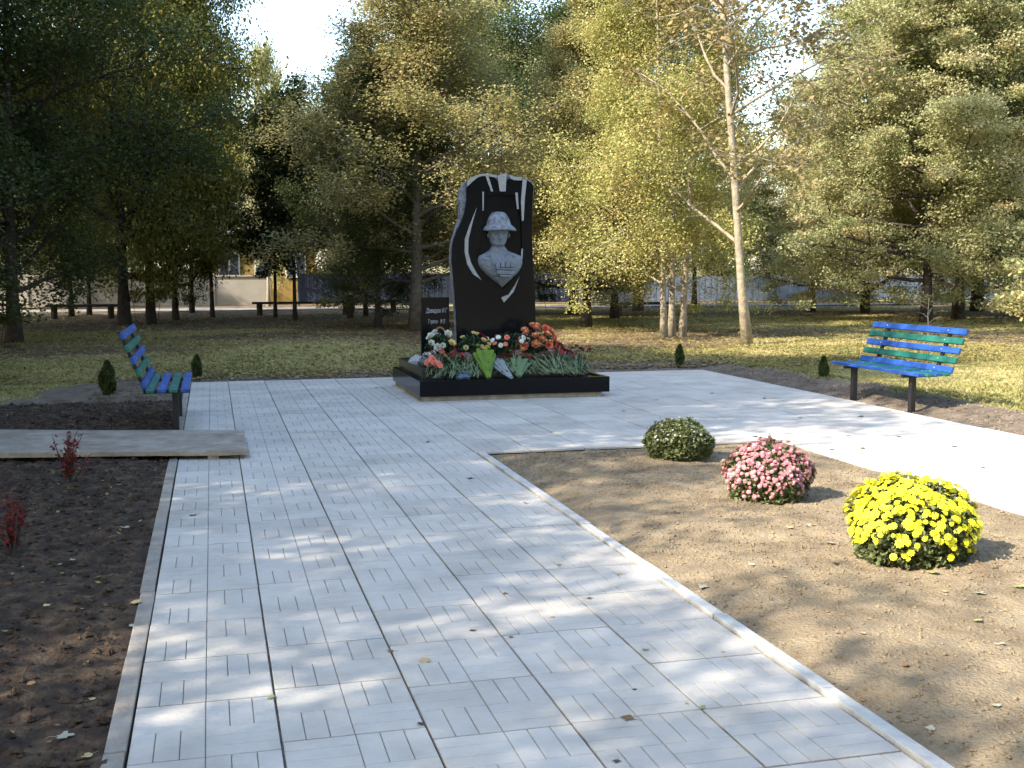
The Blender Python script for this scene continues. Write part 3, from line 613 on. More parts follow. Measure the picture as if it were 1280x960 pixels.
body = [(572, 450), (570, 390), (566, 345), (564, 325), (565, 305), (570, 288), (575, 275), (576.5, 262), (574.5, 248), (576.5, 236), (580, 229.5), (586, 225), (593, 222), (599, 218), (607, 217.3), (615, 218.5), (622, 219), (633, 216.2), (637, 219), (645, 221), (652, 221), (660, 223), (665, 226), (668, 231), (666.5, 250), (665.5, 275), (665.5, 300), (667, 330), (669, 360), (671, 450)]
# rough-split body: outline resampled and jittered ring by ring through the depth
def resamp(p, n):
    p = [Vector((a, b)) for a, b in p]; p.append(p[0]); L = [0]
    for i in range(len(p) - 1): L.append(L[-1] + (p[i + 1] - p[i]).length)
    o = []
    for k in range(n):
        d = L[-1] * k / n; i = max(j for j in range(len(L)) if L[j] <= d + 1e-9); i = min(i, len(p) - 2); f = (d - L[i]) / max(L[i + 1] - L[i], 1e-9); o.append(p[i].lerp(p[i + 1], f))
    return o
rs = resamp(body, 150); rings = []; cx_ = 617
for q in range(7):
    ring = []
    for (a, b) in rs:
        j = 0 if b > 440 else (.9 if 0 < q < 6 else .5)
        jx, jy = random.uniform(-j, j), random.uniform(-j, j)
        ring.append(on_y(a + jx + (cx_ - a) * .012 * q * .3, b + jy, YF) + Vector((0, .025 + q * .032, 0)))
    rings.append(ring)
fix_normals(MB().loft(rings).build('stele', M['rough'], mo)); ST = mo.children[-1]
ST = [o for o in bpy.data.objects if o.name == 'stele'][0]
front = [(572.5, 449), (570.5, 390), (567, 345), (565, 325), (566, 306), (570.5, 291), (577.5, 276), (581.5, 264), (583.5, 250), (583.5, 236), (585.5, 230.5), (591, 227.5), (597, 221.8), (603, 219.8), (611, 220.6), (618, 222), (621, 226), (633, 226), (637, 223), (643, 225), (651, 225.5), (657, 225), (664, 228.5), (666.8, 233), (665.6, 250), (664.8, 275), (664.8, 300), (666.3, 330), (668.3, 360), (670.3, 449)]
niche = [(605, 247), (609, 244), (625, 242.5), (642, 244), (648, 248), (652, 280), (653, 305), (652, 328), (642, 348), (628, 362), (611, 349), (597, 328), (596, 318), (601, 300), (604, 275)]
def curve_plate(name, loops, Y, depth, m, parent):
    cu = bpy.data.curves.new(name, 'CURVE'); cu.dimensions = '2D'; cu.fill_mode = 'BOTH'; cu.extrude = depth / 2; cu.bevel_depth = .003; cu.bevel_resolution = 1
    for lp in loops:
        sp = cu.splines.new('POLY'); sp.points.add(len(lp) - 1); sp.use_cyclic_u = True
        for i, (x, y) in enumerate(lp): w_ = on_y(x, y, Y); sp.points[i].co = (w_.x, w_.z, 0, 1)
    o = bpy.data.objects.new(name, cu); scn.collection.objects.link(o); dg = bpy.context.evaluated_depsgraph_get(); dg.update()
    me = bpy.data.meshes.new_from_object(o.evaluated_get(dg)); bpy.data.objects.remove(o)
    Mx = Matrix(((1, 0, 0, 0), (0, 0, -1, Y + depth / 2), (0, 1, 0, 0), (0, 0, 0, 1))); me.transform(Mx); me.materials.clear(); me.materials.append(m); me.update()
    return place(name, me, parent)
curve_plate('polished_face', [front, niche], YF - .02, .05, M['granite'], mo)
curve_plate('niche_back', [niche], YF + .018, .006, M['granite'], mo)
ribs = [[(594.3, 264.2), (587.8, 280.3), (581.4, 298.6), (581, 314.7), (584.4, 330.7), (591.3, 342.2), (600.9, 349), (595.9, 342), (588.5, 328.4), (585, 314.7), (585.5, 298.6), (589.4, 282.5)],
        [(648, 349), (641.7, 365), (630, 377.7), (626.8, 372), (636, 368.5), (642.9, 358)],
        [(653.6, 224.5), (658.2, 225.5), (656, 246), (654.3, 275.7), (652.5, 275.7), (651.6, 252.7)],
        [(644.5, 241), (646.9, 241), (648.2, 261), (646.5, 261)], [(603.4, 240), (604.6, 240), (604.4, 263), (603.4, 263)],
        [(652.3, 311), (653.6, 311), (652.6, 327), (651, 331)],
        [(607.3, 219.5), (610.2, 219.5), (616.2, 239), (613.9, 239)], [(622.2, 219.8), (633, 216.8), (632, 239), (625, 239)],
        [(583.8, 233), (590, 227.5), (597, 221.5), (603, 219.6), (610, 220), (616, 221), (621, 222), (621, 219.5), (614, 218.2), (606, 217.4), (598.5, 218.2), (592, 221.5), (585, 225)],
        [(638, 223), (643, 225), (652, 225.3), (652, 221.3), (645, 221.3), (637, 219.2)]]
for rb in ribs: curve_plate('carved_ribbon', [rb], YF - .034, .02, M['ribbon'], mo)
# carved bust: one lofted surface, face modelled with smooth bumps
YB = YF - .012; PXM = (on_y(700, 300, YB) - on_y(600, 300, YB)).length / 100
LV = [(312.6, 623, 11.2, 9.4), (310.2, 623, 9.8, 8.8), (308.2, 622.8, 8.2, 9.2), (306.8, 622.6, 7.4, 13.4), (305.2, 622.5, 8.6, 14.2), (303, 622.5, 9.8, 14.5), (300, 622.5, 10.8, 14.6), (297, 622.5, 11.5, 14.8), (294, 622.5, 12.0, 15.0), (291, 622.6, 12.3, 15.0), (288.3, 622.8, 12.5, 15.2), (286.6, 623, 12.6, 15.4)]
low = [(359, 627.8, .8, 1.5), (356.5, 627.7, 3.5, 5), (353, 627.4, 7.5, 8), (348, 626.8, 13.5, 11), (342, 626, 19.5, 13), (336, 625.2, 24.5, 14.5), (330, 624.7, 27.4, 15), (324, 624.5, 27.8, 14.2), (319.8, 624.2, 26.0, 12.6), (317, 623.8, 19.5, 11), (314.8, 623.4, 14.5, 10.0)]
tab = np.array(low + LV); nl = 110; tt = np.linspace(0, len(tab) - 1, nl); lev = np.stack([np.interp(tt, np.arange(len(tab)), tab[:, k]) for k in range(4)], 1)
for k in (1, 2, 3): lev[1:-1, k] = (lev[:-2, k] + 2 * lev[1:-1, k] + lev[2:, k]) / 4
def gauss(x, y, cx, cy, sx, sy): return math.exp(-((x - cx) / sx) ** 2 - ((y - cy) / sy) ** 2)
rings = []
for (py, cx, a, b) in lev:
    ring = []
    for k in range(72):
        th = 2 * math.pi * k / 72; ex = .85; ct, st_ = math.cos(th), math.sin(th)
        x = cx + a * math.copysign(abs(ct) ** ex, ct); fwd = b * math.copysign(abs(st_) ** ex, st_); 
        if fwd > 0:
            d = 0.0
            if py < 309:   # face
                X_ = x - 622.5
                d += 4.6 * gauss(X_, py, 0, 298.2, 1.7, 1.9) + 3.0 * gauss(X_, py, 0, 294.5, 1.35, 3.4) + .9 * gauss(abs(X_), py, 2.0, 298.6, 1.0, 1.0)
                d -= 2.6 * gauss(abs(X_), py, 4.6, 292.2, 2.6, 1.6) ; d += 1.2 * gauss(abs(X_), py, 4.7, 292.4, 1.5, .8)
                d += 1.7 * gauss(abs(X_), py, 4.8, 289.8, 4.2, 1.1)
                d += 1.6 * gauss(X_, py, 0, 301.4, 3.6, .65) + 1.7 * gauss(X_, py, 0, 303.0, 3.0, .7) - 1.1 * gauss(X_, py, 0, 302.2, 4.0, .45)
                d += 1.7 * gauss(X_, py, 0, 305.6, 3.0, 1.4) + .9 * gauss(abs(X_), py, 7.0, 296.5, 2.4, 2.2) - .8 * gauss(abs(X_), py, 6.6, 301, 2.2, 2.2)
            elif py < 345:  # neck muscles, open collar
                X_ = x - 623.4; v = abs(X_) - (10.5 - (py - 314) * .62)
                if py > 313.5: d += 3.6 / (1 + math.exp(-v * 2.4)) * min(1, (py - 313.5) / 3)
                d += 1.5 * gauss(abs(abs(X_) - 5.5 + (py - 310) * .35), py, 0, 316, 1.1, 7) - .8 * gauss(X_, py, 0, 318, 1.2, 3)
                d += 2.6 * gauss(abs(X_) - (12.5 - (py - 318) * .3), 0, 0, 0, 1.6, 1) * (1 if 317 < py < 331 else 0)
                d -= 2.6 * gauss(abs(X_), py, 15.5, 321.5 , 2.4, 1.3)
            fwd += max(d * (1.45 if py < 309 else 1.15), -4)
        c0 = on_y(x, py, YB); ring.append(Vector((c0.x, YB - fwd * PXM * .8 + .02 if fwd > 0 else YB + .02, c0.z)))
    rings.append(ring)
bu = fix_normals(MB().loft(rings).build('bust', M['bust'], mo, smooth=True))
for sg in (-1, 1):
    er = MB(); rr = []
    for q in range(7):
        ph = math.pi * q / 6; c0 = on_y(622.7 + sg * (12.4 + .8 * math.sin(ph)), 290.5 + 7.5 * q / 6, YB); s_ = (.35 + 1.0 * math.sin(ph)) * PXM * 1.5
        rr.append([Vector((c0.x + s_ * .55 * math.cos(w), c0.y - .02 + s_ * 1.2 * math.sin(w), c0.z)) for w in np.linspace(0, 6.283, 9)[:-1]])
    fix_normals(er.loft(rr).build('ear', M['bust'], bu, smooth=True))
HT = [(288.0, 623.2, 12.4, 15.2), (288.6, 624.2, 18.5, 22.5), (288.2, 624.5, 20.3, 24.6), (287.0, 624.5, 20.6, 25.0), (285.4, 624.4, 19.6, 23.6), (283.4, 624.1, 18.0, 20.8), (281.6, 623.8, 15.6, 17.6), (279, 623.4, 15.0, 17.0), (274, 623.2, 13.4, 15.2), (269.5, 623.2, 11.0, 12.8), (266.6, 623.2, 8.8, 10), (265.2, 623.2, 6.5, 7.5), (264.6, 623.2, 3.0, 3.5), (264.4, 622.3, .6, .7)]
rings = []
hv = np.array(HT); tt = np.linspace(0, len(hv) - 1, 44); hl = np.stack([np.interp(tt, np.arange(len(hv)), hv[:, k]) for k in range(4)], 1)
for i, (py, cx, a, b) in enumerate(hl):
    ring = []
    for k in range(64):
        th = 2 * math.pi * k / 64; wv = .5 * math.sin(3 * th + .6) * (1 if py > 284 else .25) + (random.uniform(-.35, .35) if py < 281 else random.uniform(-.1, .1)); st_ = math.sin(th)
        c0 = on_y(cx + (a + wv * .5) * math.cos(th), py + (wv * .9 if py > 284 else 0), YB); ring.append(Vector((c0.x, YB + .02 - (b + wv) * st_ * PXM * (.8 if st_ > 0 else .02), c0.z)))
    rings.append(ring)
fix_normals(MB().loft(rings).build('hat', M['hat'], bu, smooth=True))
def chest(px, py, w, h, d, name, rot=0):
    c0 = on_y(px, py, YB); MB().box((c0.x, YB - 16.2 * PXM * .8 + .02, c0.z), (w * PXM, .06 + d, h * PXM), Matrix.Rotation(rot, 3, 'Y'), bev=.010).build(name, M['bust'], bu)
for px, py in ((618.5, 331.5), (624.5, 331), (630.5, 330.6), (636.5, 330.2)): chest(px, py, 5.2, 6.4, .05, 'pouch')
chest(628, 336.3, 24, 1.6, .07, 'strap', R(3)); chest(628.5, 340.3, 22, 5.2, .045, 'pouch_row', R(3)); chest(629, 344.8, 15, 2.6, .04, 'strap', R(3))
# ------------------------------------------------------------------ low name slab with two engraved lines
ns = empty('name_slab', (0, 0, 0)); tag(ns, 'low black granite name slab with two engraved lines beside the stele', 'name slab')
YN = 14.78; c0, c1 = on_y(526.5, 372, YN), on_y(561.5, 372, YN)
MB().box(((c0.x + c1.x) / 2, YN + .04, (c0.z + .39) / 2), (c1.x - c0.x, .08, c0.z - .385), bev=.004).build('slab', M['granite'], ns)
def text(s, px, py, hpx, parent, Y, m):
    cu = bpy.data.curves.new('inscription', 'FONT'); cu.body = s; cu.size = 1; cu.extrude = .02; cu.align_x = 'LEFT'; cu.shear = .15
    o = bpy.data.objects.new('inscription', cu); scn.collection.objects.link(o); dg = bpy.context.evaluated_depsgraph_get(); dg.update()
    me = bpy.data.meshes.new_from_object(o.evaluated_get(dg)); bpy.data.objects.remove(o); a, b = on_y(px[0], py, Y), on_y(px[1], py, Y)
    xs = [v.co.x for v in me.vertices]; w_ = max(xs) - min(xs); kx = (b.x - a.x) / w_; kz = hpx * PXM / .72
    me.transform(Matrix(((kx, 0, 0, a.x), (0, 0, -.08, Y - .0008), (0, kz, 0, a.z), (0, 0, 0, 1)))); me.materials.clear(); me.materials.append(m); return place('inscription', me, parent)
text('Давидюк И Г', (532.5, 559), 391, 5.6, ns, YN, M['engrave']); text('Герман   И Л', (535, 556), 404.5, 5.2, ns, YN, M['engrave'])

# ------------------------------------------------------------------ blossoms (cheap shared meshes)
def petal_ring(mb, n, r0, r1, z0, z1, w, ph=0.0, mi=0):
    for k in range(n):
        a = ph + 2 * math.pi * k / n; ca, sa = math.cos(a), math.sin(a); px_, py_ = -sa, ca
        mb.add([(ca * r0, sa * r0, z0), (ca * r1 * .7 + px_ * w, sa * r1 * .7 + py_ * w, (z0 + z1) / 2), (ca * r1, sa * r1, z1), (ca * r1 * .7 - px_ * w, sa * r1 * .7 - py_ * w, (z0 + z1) / 2)], [(0, 1, 2, 3)], mi)
    return mb
def pom_mesh(name, m, mc):
    mb = petal_ring(MB(), 9, .15, 1.0, .05, -.12, .28); petal_ring(mb, 7, .1, .72, .16, .22, .24, .3); petal_ring(mb, 5, 0, .38, .3, .42, .2, .1, 1); return mb.mesh(name, [m, mc])
def rose_mesh(name, m, mc):
    mb = MB()
    for q, (n, rb, rt, zb, zt) in enumerate(((6, .45, 1.0, -.5, .25), (5, .35, .72, -.3, .48), (4, .2, .4, -.1, .55))):
        for k in range(n):
            a0 = 2 * math.pi * (k - .12) / n + q * .7; a1 = 2 * math.pi * (k + 1.12) / n + q * .7; am = (a0 + a1) / 2; z2 = zt + .1
            P = [(math.cos(a0) * rb, math.sin(a0) * rb, zb), (math.cos(a1) * rb, math.sin(a1) * rb, zb), (math.cos(a1) * rt * .9, math.sin(a1) * rt * .9, zt), (math.cos(am) * rt * 1.1, math.sin(am) * rt * 1.1, z2), (math.cos(a0) * rt * .9, math.sin(a0) * rt * .9, zt)]
            mb.add(P, [(0, 1, 2, 3, 4)], 0 if q < 2 else 1)
    return mb.mesh(name, [m, mc])
def petalmat(name, c1, c2): return mat(name, c1, c2, 3, .6, spec=.2, objvar=.12)
PM = {'yellow': (petalmat('yellow_petal', (.80, .74, .025), (.86, .82, .05)), petalmat('yellow_heart', (.75, .55, .02), (.8, .6, .02))),
      'pink': (petalmat('pink_petal', (.40, .13, .15), (.56, .26, .27)), petalmat('pink_heart', (.62, .30, .28), (.72, .45, .38))),
      'white': (petalmat('white_petal', (.74, .74, .66), (.82, .82, .76)), petalmat('cream_heart', (.72, .70, .5), (.8, .76, .6))),
      'bud': (petalmat('bud_petal', (.36, .30, .27), (.5, .43, .40)), petalmat('bud_heart', (.4, .4, .3), (.5, .5, .35))),
      'cream': (petalmat('cream_petal', (.72, .60, .26), (.80, .72, .42)), petalmat('cream_core', (.75, .55, .15), (.8, .6, .2))),
      'orange': (petalmat('orange_petal', (.62, .17, .08), (.78, .28, .15)), petalmat('peach_heart', (.82, .48, .26), (.85, .55, .3))),
      'coral': (petalmat('coral_petal', (.78, .17, .10), (.85, .28, .18)), petalmat('coral_heart', (.5, .1, .06), (.6, .14, .08))),
      'red': (petalmat('red_petal', (.45, .02, .02), (.60, .05, .04)), petalmat('red_heart', (.3, .01, .01), (.4, .02, .02))),
      'wine': (petalmat('wine_petal', (.16, .01, .025), (.26, .02, .04)), petalmat('wine_heart', (.1, .005, .01), (.12, .01, .02))),
      'mauve': (petalmat('mauve_petal', (.30, .17, .20), (.55, .36, .38)), petalmat('mauve_heart', (.2, .12, .12), (.3, .2, .18)))}
POM = {k: pom_mesh('blossom_' + k, *v) for k, v in PM.items()}; ROSE = {k: rose_mesh('rose_' + k, *v) for k, v in PM.items()}
LF = {'mum': leafmat('mum_leaf', [(.07, .09, .03), (.13, .15, .055), (.20, .22, .09)], .25), 'dark': leafmat('bouquet_leaf', [(.012, .03, .010), (.025, .055, .018), (.05, .09, .03)], .2),
      'thuja': leafmat('thuja_leaf', [(.03, .05, .012), (.05, .075, .016), (.09, .10, .025)], .2), 'barberry': leafmat('barberry_leaf', [(.07, .012, .012), (.16, .022, .02), (.26, .04, .03)], .4),
      'grey': leafmat('grey_stem_leaf', [(.06, .09, .05), (.12, .16, .10), (.20, .25, .17)], .25)}
# ------------------------------------------------------------------ chrysanthemum cushions
def cushion(x, y, rx, ry, h, col, nfl, fs, label, seed, up_only, leafcol='mum', nleaf=9000, tilt=.0):
    r = np.random.default_rng(seed); z0 = float(h_right(np.array([x]), np.array([y]))[0])
    e = empty('chrysanthemum', (x, y, z0)); tag(e, label, 'flower', 'chrysanthemum cushions in the bed')
    def surf(az, el, k=1.0):
        lump = 1 + .20 * fbm(np.cos(az) * 2.2 + np.sin(el) * 2 + seed, np.sin(az) * 2.2 + el * 1.5, 3)
        ce = np.abs(np.cos(el)) ** .88; se = np.sin(np.clip(el, -.1, 1.6)) ** 1.0
        shr = .74 + .26 * np.clip(el / .5, 0, 1)
        return np.stack([rx * ce * np.cos(az) * lump * k * shr, ry * ce * np.sin(az) * lump * k * shr, np.maximum(h * np.where(se > 0, np.abs(se) ** .9, 0) * lump * k, .004)], -1)
    az = r.uniform(0, 6.283, nleaf); el = np.arcsin(r.random(nleaf) ** 1.1); P = surf(az, el, r.uniform(.72, 1.0, nleaf)); V, Fc = leaf_cloud(P, .034, r, .3, .62)
    place('foliage', np_mesh('foliage', V, Fc, LF[leafcol], False, {'tint': np.repeat(np.clip(r.normal(.5, .25, nleaf), 0, 1), 4)}), e)['kind'] = 'stuff'
    st = MB()
    for k in range(40):
        a_ = r.uniform(0, 6.283); q = surf(np.array([a_]), np.array([r.uniform(.1, 1.3)]), .9)[0]; st.tube([(q[0] * .15, q[1] * .15, -.02), (q[0] * .6, q[1] * .6, q[2] * .5), q], [.006, .004, .003], 4, cap=False)
    st.build('stem_clump', M['stem'], e)
    core = MB(); rr = [[tuple(surf(np.array([2 * math.pi * k / 20]), np.array([v]), .74)[0]) for k in range(20)] for v in np.linspace(0, 1.5, 8)]; core.loft(rr).build('inner_foliage', LF[leafcol], e)
    k = 0; tries = 0; pts = []
    while k < nfl and tries < nfl * 60:
        tries += 1; a_ = r.uniform(0, 6.283); v = math.asin(r.random() ** .62)
        if v < up_only + r.normal(0, .13): continue
        q = surf(np.array([a_]), np.array([v]), 1.02 + r.uniform(-.03, .03))[0]
        if any((q[0] - t_[0]) ** 2 + (q[1] - t_[1]) ** 2 + (q[2] - t_[2]) ** 2 < (fs * .80) ** 2 for t_ in pts): continue
        pts.append(q); nrm = Vector((q[0] / rx ** 2, q[1] / ry ** 2, max(q[2], .02) / h ** 2 * .9)).normalized() + Vector(r.normal(0, .25, 3)); 
        nrm = (nrm + Vector((0, 0, .25))).normalized()
        place('blossom', POM[col], e, q, nrm.to_track_quat('Z', 'Y').to_euler(), fs * r.uniform(.8, 1.3)); k += 1
    src = POM[col]; SV = np.array([v.co[:] for v in src.vertices]); SF = [tuple(p_.vertices) for p_ in src.polygons]; mass = MB()     # the smaller blossoms between the big ones
    for k in range(int(nfl * 2.2)):
        a_ = r.uniform(0, 6.283); v = math.asin(r.random() ** .55)
        if v < up_only * .8 + r.normal(0, .14): continue
        q = surf(np.array([a_]), np.array([v]), 1.0 + r.uniform(-.05, .02))[0]; nrm = (Vector((q[0] / rx ** 2, q[1] / ry ** 2, max(q[2], .02) / h ** 2)).normalized() + Vector(r.normal(0, .35, 3))).normalized(); Q = nrm.to_track_quat('Z', 'Y').to_matrix(); sc_ = fs * r.uniform(.6, 1.05)
        mass.add([Vector(q) + Q @ (Vector(w_) * sc_) for w_ in SV], SF)
    mass.build('blossom_mass', list(src.materials), e)['kind'] = 'stuff'
    return e
cushion(3.68, 5.36, .425, .37, .425, 'yellow', 298, .0215, 'rounded chrysanthemum cushion covered in bright yellow blossoms', 2, .20)
cushion(3.72, 7.10, .35, .32, .385, 'pink', 298, .0165, 'rounded chrysanthemum cushion with dusky pink blossoms', 4, .18)
cushion(3.74, 8.72, .335, .30, .305, 'bud', 45, .009, 'dark green chrysanthemum cushion with tiny white buds not yet open', 9, .55, nleaf=11000)

# ------------------------------------------------------------------ small conifers, red barberries, saplings
def thuja(x, y, h, w, label, seed):
    r = np.random.default_rng(seed); e = empty('thuja', (x, y, max(float(gz(x, y)), -.01))); tag(e, label, 'shrub', 'young thujas round the plaza'); n = 2600
    u = r.random(n) ** .8; az = r.uniform(0, 6.283, n); rad = w * (np.sin(np.pi * np.clip(u * .82 + .16, 0, 1)) ** .8) * r.uniform(.55, 1.0, n) * (1 + .2 * np.sin(az * 3 + u * 9))
    P = np.stack([rad * np.cos(az), rad * np.sin(az), u * h], -1); V, Fc = leaf_cloud(P, .045, r, .0, .4, -.8)
    place('foliage', np_mesh('foliage', V, Fc, LF['thuja'], False, {'tint': np.repeat(r.random(n), 4)}), e)['kind'] = 'stuff'
    MB().tube([(0, 0, -.05), (0, 0, h * .9)], [.014, .004], 5).build('stem', M['bark'], e)
thuja(-1.28, 14.85, .42, .095, 'small upright thuja behind the shaded bench back', 1); thuja(-.24, 17.15, .33, .07, 'tiny upright thuja at the plaza corner beyond the shaded bench', 2)
thuja(7.32, 17.1, .31, .07, 'tiny upright thuja at the plaza corner near the lawn', 3); thuja(8.25, 14.2, .27, .065, 'tiny upright thuja beside the sunlit bench', 4)
def barberry(x, y, h, n, spread, label, seed):
    r = np.random.default_rng(seed); e = empty('barberry_shrub', (x, y, float(h_left(np.array([x]), np.array([y]))[0]))); tag(e, label, 'shrub', 'red barberries in the dark soil'); st = MB(); P = []
    for k in range(n):
        a_ = r.uniform(0, 6.283); d = Vector((math.cos(a_) * spread * r.random(), math.sin(a_) * spread * r.random(), h * r.uniform(.45, 1.0))); m_ = d * .5 + Vector(r.normal(0, .02, 3)); st.tube([(0, 0, -.02), m_, d], [.006, .004, .002], 4, cap=False)
        for q in range(26): f = r.uniform(.2, 1.0); b_ = m_ * (f / .5) if f < .5 else m_.lerp(d, (f - .5) * 2); P.append(np.array(b_) + r.normal(0, .016, 3))
    st.build('stem_clump', M['bark'], e); P = np.array(P); V, Fc = leaf_cloud(P, .032, r, .3, .6)
    place('foliage', np_mesh('foliage', V, Fc, LF['barberry'], False, {'tint': np.repeat(r.random(len(P)), 4)}), e)['kind'] = 'stuff'
barberry(-1.06, 8.95, .40, 15, .15, 'small red leaved barberry in front of the wooden walkway', 3); barberry(-1.13, 6.85, .40, 11, .20, 'small bright red barberry low in the dark soil by the path', 8)
def sapling(x, y, h, label, seed, leafy, col):
    r = np.random.default_rng(seed); e = empty('sapling', (x, y, float(gz(x, y)))); tag(e, label, 'tree'); st = MB(); tr = [(0, 0, -.05), (.02, .01, h * .4), (-.02, 0, h * .75), (.0, .02, h)]; st.tube(tr, [.018, .014, .010, .004], 6); P = []
    for k in range(14 if leafy else 9):
        z = h * r.uniform(.42, .95); a_ = r.uniform(0, 6.283); d = Vector((math.cos(a_), math.sin(a_), r.uniform(.3, 1.0))).normalized() * h * r.uniform(.12, .26); p0 = Vector((0, 0, z)); st.tube([p0, p0 + d * .5 + Vector((0, 0, .02)), p0 + d], [.007, .005, .002], 4, cap=False)
        if leafy:
            for q in range(70): P.append(np.array(p0 + d * r.uniform(.3, 1.1)) + r.normal(0, .06, 3))
    st.build('trunk', M['greybark'], e)
    if leafy:
        P = np.array(P); V, Fc = leaf_cloud(P, .07, r, .4, .7); place('crown', np_mesh('crown', V, Fc, LEAF, False, {'tint': np.repeat(r.random(len(P)), 4)}), e).color = (*L_[col], 1)
sapling(10.45, 12.85, 1.62, 'thin young sapling with yellow green leaves on the lawn beside the sunlit bench', 5, True, 'willow')
sapling(11.3, 16.2, 1.15, 'bare twiggy sapling standing behind the sunlit bench back', 6, False, None)

# ------------------------------------------------------------------ flowers laid at the memorial
def filmmat(name, c_, tr=.5, rough=.25):
    m = bpy.data.materials.new(name); m.use_nodes = True; t = m.node_tree; p = t.nodes['Principled BSDF']; p.inputs['Base Color'].default_value = (*c_, 1); p.inputs['Roughness'].default_value = rough
    tc_ = t.nodes.new('ShaderNodeTexCoord'); nz = t.nodes.new('ShaderNodeTexNoise'); nz.inputs['Scale'].default_value = 28; nz.inputs['Detail'].default_value = 5; t.links.new(tc_.outputs['Object'], nz.inputs['Vector']); bp_ = t.nodes.new('ShaderNodeBump'); bp_.inputs['Strength'].default_value = 1; bp_.inputs['Distance'].default_value = .03; t.links.new(nz.outputs['Fac'], bp_.inputs['Height']); t.links.new(bp_.outputs[0], p.inputs['Normal'])
    b = t.nodes.new('ShaderNodeBsdfTranslucent'); b.inputs[0].default_value = (*c_, 1); x = t.nodes.new('ShaderNodeMixShader'); x.inputs[0].default_value = tr; t.links.new(p.outputs[0], x.inputs[1]); t.links.new(b.outputs[0], x.inputs[2]); t.links.new(x.outputs[0], t.nodes['Material Output'].inputs['Surface']); return m
FM = {'lime': filmmat('lime_mesh_wrap', (.26, .42, .05)), 'mint': filmmat('mint_film_wrap', (.28, .40, .20)), 'blue': filmmat('blue_film_wrap', (.22, .30, .46)), 'clear': filmmat('pale_film_wrap', (.55, .60, .62)), 'white': filmmat('white_film_wrap', (.72, .72, .74))}
fr_ = np.random.default_rng(99)
def foliage(parent, P, size, col, up=.3, w=.5):
    V, Fc = leaf_cloud(np.array(P), size, fr_, up, w); place('foliage', np_mesh('foliage', V, Fc, LF[col], False, {'tint': np.repeat(fr_.random(len(P)), 4)}), parent)['kind'] = 'stuff'
def flower_basket(cx, cy, rx, ry, Y, cols, n, size, label, handle=False, shape=ROSE, arc=False, base_z=.392, seed=0):
    r = np.random.default_rng(seed + 500); c_ = on_y(cx, cy, Y); e = empty('flower_basket', (c_.x, Y, base_z)); tag(e, label, 'flowers', 'flower arrangements on the memorial'); H = c_.z - base_z; rx *= PXM; ry *= PXM
    rings = [[(rr * rx * math.cos(a_), rr * rx * math.sin(a_) * .8, z) for a_ in np.linspace(0, 6.283, 15)[:-1]] for rr, z in ((.42, 0), (.55, H * .3), (.68, H * .62))]; MB().loft(rings).build('basket', M['basket'], e)
    P = []
    for k in range(900):
        d = r.normal(size=3); d /= np.linalg.norm(d); q = r.random() ** .4; P.append((d[0] * rx * q * .98, d[1] * rx * .8 * q, H * .82 + d[2] * ry * q * (.95 if d[2] > 0 else .8 * H / max(ry, .01) * .5)))
    foliage(e, P, .055, 'dark')
    k = 0; tries = 0; pts = []
    while k < n and tries < 4000:
        tries += 1; a_ = r.uniform(0, 2 * math.pi); u = math.acos(r.uniform(.05, 1)) if not arc else r.uniform(.75, 1.35)
        q = Vector((rx * math.sin(u) * math.cos(a_) * 1.04, rx * .8 * math.sin(u) * math.sin(a_), H * .82 + ry * math.cos(u) * 1.08))
        if any((q - t_).length < size * 1.5 for t_ in pts): continue
        if r.random() < .55 and q.y > .02: continue
        pts.append(q); nn = Vector((q.x, q.y - .05, (q.z - H * .6))).normalized(); nn = (nn + Vector(r.normal(0, .2, 3)) + Vector((0, -.35, .1))).normalized()
        place('blossom', shape[cols[int(r.integers(len(cols)))]], e, q, nn.to_track_quat('Z', 'Y').to_euler(), size * r.uniform(.8, 1.15)); k += 1
    if handle: MB().tube([(math.cos(a_) * rx * .62, 0, H * .55 + math.sin(a_) * (ry + H * .5)) for a_ in np.linspace(0, math.pi, 15)], .011, 6).build('handle', M['basket'], e)
    return e
flower_basket(550, 432, 18, 20, 14.15, ['white', 'white', 'white', 'cream'], 11, .046, 'wicker basket of white roses with an arched handle', True, seed=1)
flower_basket(591, 434, 20, 19, 14.05, ['cream', 'cream', 'cream', 'wine'], 15, .034, 'basket of small cream and dark red roses between the white roses and the stele', seed=2)
flower_basket(639, 432, 25, 22, 14.12, ['white', 'white', 'white', 'coral'], 17, .040, 'arrangement with an arch of white and red blossoms before the stele', arc=True, shape=POM, seed=3)
flower_basket(672, 432, 23, 27, 14.05, ['orange', 'orange', 'orange', 'coral'], 26, .050, 'large basket of salmon orange roses at the stele corner', seed=4)
